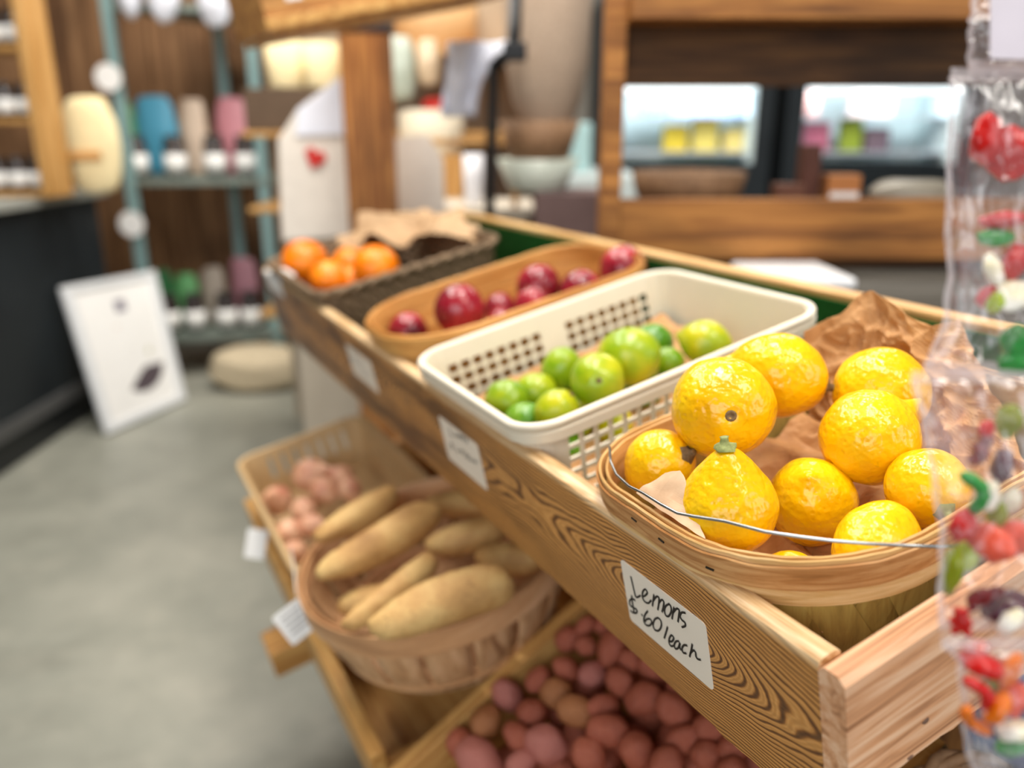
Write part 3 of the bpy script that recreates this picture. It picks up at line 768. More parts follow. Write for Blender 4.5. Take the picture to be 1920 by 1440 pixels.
fl = [[(1192, 924, .030), (1222, 945, .029), (1268, 975, .028), (1322, 1012, .024)], [(1205, 912, .034), (1236, 922, .036), (1282, 948, .034), (1312, 985, .028)],
      [(1232, 896, .040), (1256, 898, .044), (1290, 925, .040), (1300, 960, .030)], [(1246, 886, .044), (1274, 880, .050), (1281, 890, .048), (1294, 930, .036)]]
def flap(u, v):
    a = u*3; b = v*3; i = min(2, int(a)); j = min(2, int(b)); f = a-i; g = b-j
    q = [onc(*fl[j+dj][i+di]) for dj in (0, 1) for di in (0, 1)]
    p = (q[0].lerp(q[1], f)).lerp(q[2].lerp(q[3], f), g)
    return p-FW*.002+AN*.0016*noise.noise(p*90)+AU*.0012*noise.noise(p*140)
o = MB().grid(26, 22, flap).build('paper_flap', M_kraftp, None, smooth=False, solid=.0003); tag(o, 'pale torn paper flap behind the wire at the left basket rim', 'paper')
crumple('paper_liner', 'brown paper under the limes',
        [T(.62, .03, -.045), T(.38, .03, -.085), T(.38, .35, -.085), T(.62, .35, -.035)], .010, 12, nu=24, nv=24, fr=16)
crumple('paper_bag', 'crumpled brown paper sack lying behind the oranges',
        [onc(640, 470, .015), onc(905, 455, .01), onc(865, 402, .03), onc(690, 415, .04)], .03, 4, plain('light_brown_paper', 'c79f72', .7, var=.2), 24, 18, fr=9, cat='paper bag')

# ------------------------------------------------------------------ lower bins
A1, B1, C1 = .54, -.185, -.431
lower = empty('lower_bin', TP(A1, B1, C1-.15), 'tilted pine bin below, holding the sweet potato basket and plastic basket', 'produce bin')
def lp(name, mb, mat, parent=lower, **k): return mb.build(name, mat, parent, MTX, **k)
lp('front_board', MB().box(.575, 1.42, -.205, -.183, C1-.135, C1), M_crate, bevel=.003)
lp('bottom_board', MB().box(.575, 1.42, -.183, .27, C1-.135, C1-.118), M_crate)
lp('back_board', MB().box(.575, 1.42, .27, .29, C1-.135, C1), M_crate)
lp('side_board', MB().box(1.40, 1.42, -.183, .27, C1-.135, C1), M_crateb)
lp('side_board', MB().box(.575, .593, -.183, .27, C1-.135, C1-.03), M_crateb)
lp('support_rail', MB().box(1.06, 1.14, -.27, .1, C1-.19, C1-.137), M_crateb, bevel=.004, label='blunt rail end jutting out past the front')
def leg(name, a, b, ctop, parent, mat=M_crate, w=.03):
    P = TP(a, b, ctop); return MB().box(P.x-w, P.x+w, P.y-w, P.y+w, 0, P.z).build(name, mat, parent, bevel=.003)
for a, b in ((.65, .2), (1.1, .2), (.65, -.12), (1.1, -.05)): leg('leg', a, b, C1-.137, lower)
# the potato bin slopes more steeply than the rest
RB = (AW*.9443+AN*.3290).normalized(); RN = (AN*.9443-AW*.3290).normalized(); R0 = TP(0, -.19, C1)
MRB = Matrix.Translation(R0) @ Matrix(((AU.x, RB.x, RN.x), (AU.y, RB.y, RN.y), (AU.z, RB.z, RN.z))).to_4x4()
def onr(x, y, h): r = ray(x, y); return CAM+r*((R0+RN*h-CAM).dot(RN)/r.dot(RN))
red = empty('potato_bin', R0+AU*.3, 'steep pine bin of red potatoes beneath the lemon end of the tray', 'produce bin')
MB().box(.522, .545, -.015, .42, -.12, 0).build('side_board', M_crateb, red, MRB, bevel=.003)
MB().box(.10, .521, -.015, .007, -.12, 0).build('front_board', M_crate, red, MRB, bevel=.003)
MB().box(.10, .522, .007, .42, -.12, -.105).build('bottom_board', M_crate, red, MRB)
MB().box(.10, .522, .42, .44, -.12, 0).build('back_board', M_crate, red, MRB)
MB().box(.10, .12, .007, .42, -.105, 0).build('side_board', M_crateb, red, MRB)
for a, b in ((.15, .30), (.49, .30)):
    P = MRB @ V((a, b, -.121)); MB().box(P.x-.03, P.x+.03, P.y-.03, P.y+.03, 0, P.z-.012).build('leg', M_crate, red, bevel=.003)
# tray legs join the tiers
for a in (.2, 1.1): leg('leg', a, .42, -HT-.006, tray, M_post, .025)

# bushel basket and sweet potatoes
bc = V((.697, -.023, -.258)); BR = .184
bk = empty('bushel_basket', MTX @ (bc+V((0, 0, -.13))), 'round stave basket heaped with sweet potatoes', 'basket')
def ringp(r, n=72): return [V((bc.x+r*cos(2*pi*i/n), bc.y+r*sin(2*pi*i/n), bc.z)) for i in range(n)], [V((cos(2*pi*i/n), sin(2*pi*i/n), 0)) for i in range(n)]
M_stave = wood('stave_wood', 'd8ae84', 'c09468', '83573a', 2, .25, 1, .6, .8, seed=21)
M_hoop = wood('hoop_wood', 'e0b48a', 'cb9a6c', '8f6340', (0, 1), .2, .6, .55, .6, seed=22)
Pq, Nq = ringp(BR)
mb = MB(); band(mb, Pq, Nq, -.016, .032, .0, .004); mb.build('top_hoop', M_hoop, bk, MTX)
mb = MB(); band(mb, Pq, Nq, -.016, .028, -.007, .003); mb.build('inner_hoop', M_hoop, bk, MTX)
Pq2, Nq2 = ringp(BR*.82)
mb = MB(); band(mb, Pq2, Nq2, -.105, .018, .002, .004); mb.build('lower_hoop', M_hoop, bk, MTX)
for i in range(18):
    t0 = 2*pi*i/18
    def st(u, v, t0=t0):
        t = t0+(u-.5)*2*pi/18*.88; r = (BR-.001)*(1-.24*v*v)-.0007*((i % 2)); return V((bc.x+r*cos(t), bc.y+r*sin(t), bc.z-.012-.12*v))
    MB().grid(5, 7, st).build('stave', M_stave, bk, MTX, solid=.0022, smooth=True)
MB().lathe([(BR*.765, -.134), (BR*.765, -.128)], 40, (bc.x, bc.y, bc.z)).build('base', M_stave, bk, MTX)
# potatoes: two pixel ends and width give place, length and girth
def sweet(e0, e1, wd, c, bend, lab, i, mt=M_sweet):
    P0 = onc(*e0, c); P1 = onc(*e1, c); Rr = wd*1.13*dep((P0+P1)/2)/FPX/2; L = (P1-P0).length/2; mid = (P0+P1)/2
    vs, fs = blob(1, 1, 1, 30, 30, .05, 1.3, i+100, lambda th: (sin(th)**.72*(.9+.12*cos(th)), cos(th)))
    out = []
    for v in vs:
        v = V(v); z = v.z; out.append(V((v.x*Rr+bend*Rr*(z*z-.4), v.y*Rr, z*L))+V((1, 1, 0))*.0012*noise.noise(V((v.x*3, v.y*3, z*12+i))))
    return place('sweet_potato', mesh('sweet_potato', out, fs, mt), mid, (P1-P0).normalized(), 0, lab, 'sweet potato', 'sweet potatoes in the round basket')
sweet((600, 1078), (826, 955), 74, -.225, .25, 'long tan sweet potato across the middle of the basket', 1)
sweet((592, 1012), (745, 925), 56, -.235, .2, 'tan sweet potato at the back left next to the shallots', 2)
sweet((652, 1178), (820, 1045), 56, -.240, .3, 'slimmer sweet potato between two bigger ones', 3)
sweet((692, 1178), (962, 1084), 92, -.212, -.2, 'biggest sweet potato lying nearest the front hoop', 4)
sweet((800, 1028), (950, 985), 60, -.245, .2, 'knobbly sweet potato at the back right', 5)
sweet((890, 1046), (1020, 1050), 62, -.262, .2, 'sweet potato in shadow under the tray board', 6)
sweet((630, 1140), (740, 1110), 48, -.275, .2, 'small yellowish sweet potato deep in the basket', 7)
sweet((800, 945), (960, 940), 56, -.27, .2, 'brown sweet potato in deep shadow below the tray', 8)
# tan slotted basket with shallots
sbk = grid_basket('tan plastic basket with tall slots holding shallots', .875, 1.375, -.188, .075, .03, -.325, -.425, .02, .026, .017, .06, M_tan, nrows=1, top=.014, rim=.010, vertical=True)
SHL = [(520,938,58,'round pale shallot in the left corner'),(583,890,64,'largest pale pink shallot at the back'),(607,918,52,'reddish shallot behind the sweet potato'),(570,955,50,'pink shallot in the middle of the heap'),(545,998,54,'dusky pink shallot near the front rim'),(640,895,48,'small red shallot at the right of the back row'),(552,1035,46,'small purple shallot nearest the white tag'),(585,985,48,'shallot tucked beside the sweet potato tip'),(655,915,44,'copper shallot almost under the tray')]
for i, (x, y, dp, lab) in enumerate(SHL):
    P = onc(x, y, -.365); R = dp*dep(P)/FPX/2
    vs, fs = blob(R, R, R*1.15, 24, 22, .03, 1.3, i+130, lambda th: (sin(th)*(1-.25*max(0, cos(th))), cos(th)+.35*exp(-(th/.3)**2)-.1*exp(-((pi-th)/.3)**2)))
    place('shallot', mesh('shallot', vs, fs, M_shallot), P, camdir(sin(i*2), .4, cos(i)), i, lab, 'shallot', 'shallots in the tan basket')
# hanging tags
def tagcard(label, x, y, w, h, rot, c, dpt=None, string=None, mt=M_white, lines=True):
    P = at(x, y, dpt); nn = -FW; a = RT*cos(rot)+UP*sin(rot); b = -RT*sin(rot)+UP*cos(rot)
    sc = dpt/FPX; mb = MB(); pts = rrect(w*sc, h*sc, .004)
    f = [P+a*(px-w*sc/2)+b*(py-h*sc/2) for px, py in pts]; k = len(f); bk_ = [p+FW*.0008 for p in f]
    mb.add(f+bk_, [tuple(range(k)), tuple(range(k, 2*k))[::-1]]+[(i, (i+1) % k, k+(i+1) % k, k+i) for i in range(k)])
    o = mb.build('hanging_tag', mt, None); tag(o, label, 'tag')
    if lines:
        mb = MB()
        for q in range(4):
            y0 = h*sc*(.28-.17*q); mb.add([P+a*(-w*sc*.33)+b*y0+nn*.0004, P+a*(w*sc*(.33-.06*(q % 2)))+b*y0+nn*.0004, P+a*(w*sc*(.33-.06*(q % 2)))+b*(y0+.0022)+nn*.0004, P+a*(-w*sc*.33)+b*(y0+.0022)+nn*.0004], [(0, 1, 2, 3)])
        mb.build('faint_writing', M_inkg, o)
    if string: MB().tube([at(*s) for s in string], .0012, 6).build('string', M_linen, o, smooth=True)
    return o
tagcard('white diamond-shaped price tag hanging at the sweet potato basket', 555, 1165, 66, 66, radians(38), 0, 1.14, [(556, 1118, 1.14), (552, 1070, 1.19), (545, 1030, 1.27)])
tagcard('small white tag hanging outside the shallot basket corner', 480, 1020, 38, 56, radians(-8), 0, 1.46, lines=False)

# red potatoes
RP = [(820,300,130),(905,330,96),(1030,345,150),(815,440,112),(935,465,134),(1065,500,130),(680,490,114),(535,565,146),(765,555,146),(1180,580,172),(860,640,160),(985,625,130),(650,650,146),(430,690,152),(1322,640,160),(590,765,134),(310,795,146),(715,800,186),(1010,735,170),(400,870,190),(920,850,164),(1150,830,180),(600,885,126),(1365,775,146),(1480,850,150),(1290,890,156),(1500,715,140),(1230,440,130),(1350,540,130),(1120,400,110),(1000,240,100),(900,240,90),(1600,820,140),(1600,930,150)]
RL = {0:'reddest round potato at the back left of the potato heap',7:'pinkish grey potato near the slanting side board',8:'tan potato in the upper middle of the heap',9:'tall oval red potato with a small eye below the price label',10:'wide brownish potato in the middle of the heap',17:'large upright rosy potato at the front',18:'orange-red potato on top of the middle',19:'long pink potato at the lower left corner',16:'round red potato against the side board',14:'round red potato under the tray board',21:'broad red potato at the front right',22:'pale pink small potato at the very front',4:'pink potato with a light patch in the second row',13:'brown potato beside the slanting board'}
pots = []
for i in range(4):
    vs, fs = blob(1, .93, 1.08+.09*i, 30, 22, .045, 1.4, i+200)
    pots.append([mesh('red_potato', vs, fs, mt) for mt in (M_redpot, M_redpot2, M_redpot3)])
rnd = random.Random(5)
for i, (x, y, dp) in enumerate(RP):
    X = 740+x*.3958; Y = 1080+y*.3958; P = onr(X, Y, -.012+.012*rnd.random()); R = dp*.3958*dep(P)/FPX/2*.98
    k = 1 if i in (7, 17, 19, 22, 4) else 2 if i in (8, 10, 13) else 0
    o = place('red_potato', pots[i % 4][k], P, camdir(rnd.uniform(-1, 1), rnd.uniform(-.5, 1), rnd.uniform(-.3, .6)), i, RL.get(i, 'small round red potato among the heap in the potato bin'), 'potato', 'red potatoes in the lower bin', R)
lay = [(a, b) for a in [.15+.045*k for k in range(8)] for b in [.035+.041*j for j in range(9)]]
for i, (a, b) in enumerate(lay):
    P = MRB @ V((a+rnd.uniform(-.006, .006), b+rnd.uniform(-.006, .006), -.052+rnd.uniform(-.006, .006)))
    s = proj(P)
    if s.x < 780 or s.y > 1560 or s.x > 1650: continue
    o = place('red_potato', pots[i % 4][0], P, camdir(rnd.uniform(-1, 1), rnd.uniform(-1, 1), rnd.uniform(-1, 1)), i, 'red potato in the shadowed under layer of the potato heap', 'potato', 'red potatoes under the top layer', rnd.uniform(.0205, .023))

settle('red_potato', .02, .2)

# ------------------------------------------------------------------ rack on the grey table behind the tray
def wbox(name, x0, x1, y0, y1, z0, z1, mat, label=None, cat=None, parent=None, bevel=.003, **k):
    o = MB().box(x0, x1, y0, y1, z0, z1).build(name, mat, parent, bevel=bevel, **k)
    if cat: tag(o, label, cat)
    return o
tb = empty('slatted_table', (.85, 1.9, 0), 'dark grey weathered slat table behind the tray', 'table')
mb = MB()
for i in range(12): mb.box(.33, 1.7, 1.30+i*.1, 1.392+i*.1, .93, .95)
mb.build('slatted_top', M_greywood, tb, bevel=.003)
for x in (.4, 1.62):
    for y in (1.38, 2.4): wbox('leg', x-.03, x+.03, y-.03, y+.03, 0, .93, M_greywood, parent=tb)
rk = empty('display_rack', (.6, 1.8, .95), 'tall brown timber rack standing on the grey table', 'rack')
wbox('lower_board', .225, 1.25, 1.80, 1.825, .975, 1.105, M_brownwood, parent=rk)
wbox('base_board', .24, 1.25, 1.83, 2.15, .951, .972, M_darkwood, parent=rk)
wbox('post', .19, .232, 1.785, 1.86, .951, 1.9, M_brownwood, parent=rk)
wbox('post', 1.25, 1.30, 1.785, 1.86, .951, 1.9, M_brownwood, parent=rk)
wbox('shelf_board', .232, 1.25, 1.72, 1.99, 1.452, 1.50, M_brownwood, parent=rk)
wbox('upper_board', .232, 1.25, 1.83, 1.86, 1.335, 1.452, M_darkwood, parent=rk, label='dark rough upper board')
wbox('inner_shelf', .24, 1.25, 1.86, 2.15, 1.06, 1.075, M_darkwood, parent=rk)
# things in the rack
def pillow(mbx, c, sx, sy, sz, seed=0, nu=20, nv=14, pinch=.7):
    vs, fs = blob(1, 1, 1, nu, nv, .06, 1.6, seed, lambda th: (sin(th)**.5, cos(th)))
    return mbx.add([V(c)+V((v[0]*sx, v[1]*sy, v[2]*sz)) for v in vs], fs)
wb = empty('bread_basket', (.42, 2.03, 1.076), 'low brown woven basket on the rack left of the box', 'basket')
mb = MB().lathe([(.10, 0), (.125, .03), (.135, .075), (.125, .078), (.115, .03), (.09, .006)], 28, (.42, 2.005, 1.076)); mb.build('woven_bowl', M_wicker2, wb, smooth=True)
ob = empty('product_box', (.742, 1.93, 1.076), 'small orange-brown box with a white label on the rack', 'box')
wbox('carton', .715, .790, 1.90, 1.955, 1.076, 1.150, cols('orange_brown_card', 'c47a3c'), parent=ob); wbox('paper_label', .720, .785, 1.898, 1.8995, 1.078, 1.112, M_white, parent=ob, bevel=0)
o = wbox('product_box', .60, .665, 1.90, 1.95, 1.076, 1.13, cols('dark_brown_card', '6a3c26'), 'small dark brown box with pale front left of the orange box', 'box')
o = wbox('tall_carton', .665, .705, 1.93, 1.98, 1.076, 1.215, cols('chestnut_card', '5a2c1a'), 'narrow chestnut carton standing between the boxes', 'box')
mb = pillow(MB(), (.935, 1.96, 1.106), .095, .07, .031, 3); o = mb.build('grain_bag', cols('clear_grey_grain_bag', 'a59c8a', .35), smooth=True); tag(o, 'grey-beige bag of grain lying at the right of the rack', 'bag')
o = wbox('white_tray', .475, .665, 1.56, 1.78, .951, .975, cols('white_enamel', 'f4f4f6', .3), 'white flat tray on the grey slat table', 'tray', bevel=.008)
# lit cooler cases
def cooler(x0, x1, label, seed):
    Y0, Y1 = 5.0, 5.6; e = empty('cooler_case', ((x0+x1)/2, 5.3, 0), label, 'refrigerated case'); z0, z1 = 1.05, 1.50
    mb = MB().box(x0, x1, Y0, Y1, 0, z0).box(x0, x1, Y0, Y1, z1, 1.95).box(x0, x0+.1, Y0, Y1, z0, z1).box(x1-.1, x1, Y0, Y1, z0, z1).box(x0+.1, x1-.1, Y1-.03, Y1, z0, z1)
    mb.build('case_body', M_black, e)
    lit = N('lit_white_liner'); lit.col('e4f4f6'); lit.set(Roughness=.6); lm_ = lit.m
    MB().box(x0+.1, x1-.1, Y1-.06, Y1-.03, z0, z1).box(x0+.1, x0+.11, Y0+.02, Y1-.06, z0, z1).box(x1-.11, x1-.1, Y0+.02, Y1-.06, z0, z1).build('white_interior', lm_, e)
    for zz in (1.105, 1.31): MB().box(x0+.11, x1-.11, Y0+.12, Y0+.33, zz, zz+.008).build('shelf', M_wht2, e)
    lt = N('case_tube_glow'); lt.set(Roughness=.5); lt.b.inputs['Emission Color'].default_value = (.82, .95, 1, 1); lt.b.inputs['Emission Strength'].default_value = 1.4
    MB().box(x0+.12, x1-.12, Y0+.02, Y0+.06, z1-.05, z1-.01).build('light_tube', lt.m, e)
    l = area('case_lamp', ((x0+x1)/2, Y0+.12, z1-.03), (x1-x0-.3, .1), 5.5, (.85, .96, 1), ((x0+x1)/2, Y1, 1.2)); l.parent = e; l.matrix_parent_inverse = e.matrix_world.inverted()
    return e
cooler(.50, 1.52, 'black refrigerated case with lit window and yellow packs', 1)
cooler(1.60, 2.72, 'black refrigerated case with lit window and mixed packs', 2)
def packs(lst, Y):
    for (x0, y0, x1, y1, colr, lab) in lst:
        A = aty(x0, y1, Y); B = aty(x1, y0, Y); z0 = (1.1135 if A.z < 1.25 else 1.3185) if Y > 5 else 1.041
        mb = MB().box(A.x, B.x, Y, Y+.1, z0, B.z); o = mb.build('food_pack', cols('pack_'+colr, colr, .5), bevel=.012); tag(o, lab, 'pack', 'packs in the lit cases')
packs([(1245,235,1292,277,'e8cf3a','yellow pack at the left of the left window'),(1300,222,1350,277,'eedc70','taller pale yellow pack in the left window'),(1358,240,1405,277,'f0dc84','pale yellow pack at the right of the left window'),
 (1205,196,1250,222,'7f92c8','blue pack high in the left window'),(1260,192,1400,214,'a9bce0','long pale blue pack behind the yellow ones')], 5.2)
packs([(1462,235,1497,300,'34c492','bright mint green pack at the left of the right window'),(1490,228,1560,268,'d87a96','pink pack next to the mint green one'),(1580,222,1622,262,'a2b838','olive green pack in the right window'),(1625,240,1672,272,'84707e','dusky mauve pack right of the olive one'),
 (1490,170,1540,206,'e8b0a8','salmon pack in the upper right window'),(1600,172,1680,208,'ecd2cc','pale pink pack at upper right of the right window')], 5.18)
packs([(1050,230,1110,296,'bfe6e8','pale cyan block in place of a glow beside the hanging sack')], 4.2)  # matte pale block, its colour stands in for a cyan-white glow
wbox('white_chest_freezer', .15, .62, 4.15, 4.75, 0, 1.04, cols('white_enamel_freezer', 'd8e4e4', .4), 'white freezer chest beyond the black pole', 'freezer', bevel=.02)

# ------------------------------------------------------------------ black counter and what stands on it
ct = empty('service_counter', (-2.4, 2.6, 0), 'black panelled counter with a grey top at far left', 'counter')
wbox('counter_body', -2.9, -1.91, .8, 3.84, .10, .955, M_black, parent=ct)
wbox('kick_board', -2.85, -1.93, .85, 3.80, 0, .10, cols('black_kick', '15181b', .5), parent=ct)
wbox('base_strip', -1.91, -1.897, .8, 3.84, .13, .19, M_kick, parent=ct, label='grey strip painted as the baseboard highlight along the foot')  # baseboard highlight put in as a paler grey colour
wbox('counter_top', -2.95, -1.87, .75, 3.88, .955, .99, M_grey, parent=ct)
# price poster leaning on the counter end
ps = empty('framed_poster', (-1.72, 3.4, 0), 'white framed poster of a bowl leaning at the counter', 'poster')
q4 = [V((-1.735, 3.262, .005)), V((-1.58, 3.735, .005))]
TLc = aty(108, 540, 3.36); TRc = aty(285, 508, 3.86)
BL, BRr = q4[0], q4[1]
nrm = (BRr-BL).cross(TLc-BL).normalized()
if nrm.y > 0: nrm = -nrm
def pf(u, v, o=0): return BL.lerp(BRr, u).lerp(TLc.lerp(TRc, u), v)+nrm*o
def slab(u0, u1, v0, v1, o0, o1): 
    return [pf(u, v, o) for o in (o0, o1) for u in (u0, u1) for v in (v0, v1)], [(0, 1, 3, 2), (4, 6, 7, 5), (0, 4, 5, 1), (2, 3, 7, 6), (0, 2, 6, 4), (1, 5, 7, 3)]
MB().add(*slab(.01, .99, .01, .99, 0, .012)).build('backing', M_white, ps)
mb = MB()
for s in ((0, .09, 0, 1), (.91, 1, 0, 1), (.09, .91, 0, .05), (.09, .91, .95, 1)): mb.add(*slab(*s, 0, .022))
mb.build('frame', cols('white_frame', 'e6e8ea', .4), ps, bevel=.003)
def disc(cu, cv, ru, rv, lo, n=20, a0=0, a1=2*pi):
    return [pf(cu+ru*cos(a0+(a1-a0)*i/n), cv+rv*sin(a0+(a1-a0)*i/n), lo) for i in range(n)], [tuple(range(n))]
MB().add(*disc(.57, .36, .27, .19, .0135, 20, pi, 2*pi)).build('printed_bowl', cols('print_dark', '50444a'), ps)
MB().add(*slab(.40, .72, .42, .54, .0125, .0135)).build('printed_food', cols('print_yellow', 'b5b268'), ps)
MB().add(*slab(.42, .68, .60, .67, .0125, .0135)).build('printed_title', cols('print_salmon', 'dd9c78'), ps)
MB().add(*slab(.47, .58, .76, .84, .0125, .0135)).build('printed_emblem', cols('print_mauve', '7d7486'), ps)
# blond shelf of jars on the counter
js = empty('jar_shelf', (-2.45, 3.2, .99), 'blond wooden shelf of preserve jars standing on the counter', 'shelf')
Ys = 3.3
xr = aty(88, 300, Ys).x
wbox('side_board', xr-.03, xr+.008, Ys-.02, Ys+.15, .991, 1.95, M_blond, parent=js)
wbox('side_board', xr-.95, xr-.90, Ys-.02, Ys+.22, .991, 1.95, M_blond, parent=js)
shz = [.992, aty(60, 232, Ys).z, aty(60, 95, Ys).z, 1.75]
for z in shz: wbox('shelf_board', xr-.90, xr-.03, Ys, Ys+.22, z, z+.02, M_blond, parent=js)
def jar_meshes(R, Hh, body, lid, lab):
    a = MB().lathe([(R*.9, 0), (R, .004), (R, Hh*.78), (R*.8, Hh*.86), (R*.8, Hh*.9)], 20)
    b = MB().lathe([(R*.86, Hh*.86), (R*.86, Hh), (R*.8, Hh*1.01)], 20)
    c = MB().lathe([(R*1.02, Hh*.14), (R*1.02, Hh*.56)], 20)
    return [mesh('jar', a.v, a.f, body), mesh('lid', b.v, b.f, lid), mesh('paper_label', c.v, c.f, lab)]
def put_jar(ms, P, label, group, cat='jar'):
    o = bpy.data.objects.new('jar', ms[0]); COL.objects.link(o); o.location = P; tag(o, label, cat, group)
    for m_, nm in ((ms[1], 'lid'), (ms[2], 'paper_label')):
        k = bpy.data.objects.new(nm, m_); COL.objects.link(k); k.parent = o
    return o
JM = jar_meshes(.036, .13, M_jar, M_jarlid, M_white)
for r, (z, nm) in enumerate(((shz[0], 'bottom'), (shz[1], 'middle'), (shz[2], 'top'))):
    for i in range(4):
        put_jar(JM, V((xr-.075-.082*i, Ys+.06, z+.021)), f'white-labelled dark jar on the {nm} board, '+['nearest the blond side board', 'second from the side board', 'third from the side board', 'at the edge of the photo'][i], 'jars on the blond shelf')
# cream sack beside it
mb = MB(); c = aty(160, 268, 3.5); vs, fs = blob(1, 1, 1, 28, 20, .03, 1.5, 5, lambda th: (sin(th)**.42, cos(th)))
hh = (aty(172, 180, 3.5).z-.991)/2
o = mb.add([V((c.x, 3.55, .991+hh))+V((v[0]*.118, v[1]*.05, v[2]*hh)) for v in vs], fs).build('flour_sack', M_creamcl, None, smooth=True)
tag(o, 'cream sack with orange lettering standing at the counter end', 'sack')
MB().box(c.x-.07, c.x+.06, 3.487, 3.4975, 1.13, 1.16).build('printed_stripe', cols('orange_print', 'd99a50'), o)

# ------------------------------------------------------------------ teal shelving by the plank wall
ts = empty('metal_shelving', (-1.55, 4.3, 0), 'teal metal shelving against the plank wall', 'shelving')
PXs = [(-1.858, 4.10), (-1.245, 4.22), (-1.53, 4.62), (-.98, 4.66)]
for x, y in PXs: wbox('post', x-.024, x+.024, y-.02, y+.02, 0, 2.3, M_teal, parent=ts)
mb = MB()
def shelf_at(z, th=.03): return MB().add([(-1.88, 4.08, z), (-1.22, 4.20, z), (-.95, 4.68, z), (-1.6, 4.66, z), (-1.88, 4.08, z-th), (-1.22, 4.20, z-th), (-.95, 4.68, z-th), (-1.6, 4.66, z-th)], [(0, 1, 2, 3), (7, 6, 5, 4), (0, 4, 5, 1), (1, 5, 6, 2), (2, 6, 7, 3), (3, 7, 4, 0)])
ZS = [.225, 1.015, 1.80]
for z in ZS: shelf_at(z).build('shelf', M_shelf, ts)
for z, X, Y in ((0, 203, 145), (0, 247, 420)):
    P = aty(X, Y, 4.06); mb = MB().lathe([(.062, 0), (.062, .004)], 24, P, V((0, -1, 0))); o = mb.build('price_tag', M_white, None, smooth=False); tag(o, 'round white tag on the teal post, '+('upper one' if Y < 200 else 'lower one'), 'tag', 'tags on the teal post')
JB = jar_meshes(.052, .20, M_jar, M_jarlid, M_white)
jl = [(300, 'behind the post beside the green bag', 0), (325, 'in front of the blue bag', 0), (395, 'in front of the beige bag', 0), (450, 'in front of the pink bag', 0)]
def shy(x): return 4.16+(x+1.86)*.2
for X, lab, k in jl[1:]+[(258, 'beside the teal post', 0)]:
    x = aty(X, 300, 4.2).x; put_jar(JB, V((x, shy(x)+.03, 1.016)), 'dark jar with white label, middle teal shelf, '+lab, 'jars on the teal shelving')
for X, lab in ((318, 'nearest the poster'), (362, 'in front of the light green bag'), (418, 'in front of the beige bag'), (462, 'next to the tray end')):
    x = aty(X, 590, 4.2).x; put_jar(JB, V((x, shy(x)+.03, .226)), 'dark jar with white label, low teal shelf, '+lab, 'jars on the teal shelving')
def pouch(x0, y0, x1, y1, Y, colr, lab, zb, seed=0, name='coffee_bag', thick=.045, group='bags on the teal shelving', top=None, M=None, cat='bag'):
    cx = aty((x0+x1)/2, y1, Y).x; w = (aty(x1, y1, Y).x-aty(x0, y1, Y).x)/2; zt = aty((x0+x1)/2, y0, Y).z; h2 = (zt-zb)/2
    vs, fs = blob(1, 1, 1, 24, 18, .05, 1.6, seed, lambda th: (sin(th)**.3, cos(th)))
    vv = [V((cx+v[0]*w, Y+v[1]*thick*(1-.5*max(0, v[2])), zb+h2+v[2]*h2)) for v in vs]
    o = MB().add(vv, fs).build(name, M or cols('bag_'+colr, colr, .45), None, smooth=True); tag(o, lab, cat, group); return o
pouch(225, 188, 262, 300, 4.34, '6fae6a', 'green bag on the middle teal shelf next to the post', 1.016, 1)
b = pouch(265, 182, 342, 320, 4.36, '4fa3c4', 'turquoise blue bag on the middle teal shelf', 1.016, 2)
pouch(345, 185, 395, 300, 4.40, 'd8bfa8', 'beige bag on the middle teal shelf', 1.016, 3)
pouch(412, 185, 475, 300, 4.44, 'd48a94', 'pink bag on the middle teal shelf', 1.016, 4)
pouch(296, 505, 335, 600, 4.34, '1f6a34', 'dark green bag on the low teal shelf', .226, 5)
pouch(335, 512, 380, 600, 4.36, '63a868', 'light green bag on the low teal shelf', .226, 6)
pouch(385, 500, 430, 600, 4.40, 'a89a8c', 'beige-grey bag on the low teal shelf', .226, 7)
pouch(440, 480, 490, 590, 4.44, 'b07884', 'dusty pink bag on the low teal shelf', .226, 8)
for i, (x0, x1, yb) in enumerate(((240, 288, 34), (295, 355, 46), (388, 446, 56))):
    cx = aty((x0+x1)/2, 10, 4.14).x; w = (aty(x1, 10, 4.14).x-aty(x0, 10, 4.14).x)/2; vs, fs = blob(1, 1, 1, 20, 14, .08, 1.6, i+9)
    zb = aty(x0, yb, 4.10).z
    o = MB().add([V((cx+v[0]*w, 4.03+v[1]*.06, zb+.12+v[2]*.12)) for v in vs], fs).build('white_pouch', M_wht2, None, smooth=True)
    tag(o, ['white pouch hanging over the top teal shelf, nearest the post', 'white pouch in the middle of the top teal shelf', 'white pouch at the right of the top teal shelf'][i], 'pouch', 'white pouches on the top shelf')
# sack on the floor
mb = MB(); pillow(mb, (-1.28, 3.97, .10), .24, .17, .10, 14); o = mb.build('floor_sack', cols('pale_beige_sack', 'cdbb9c', .9), None, smooth=True); tag(o, 'pale beige sack lying on the floor below the shelving', 'sack')

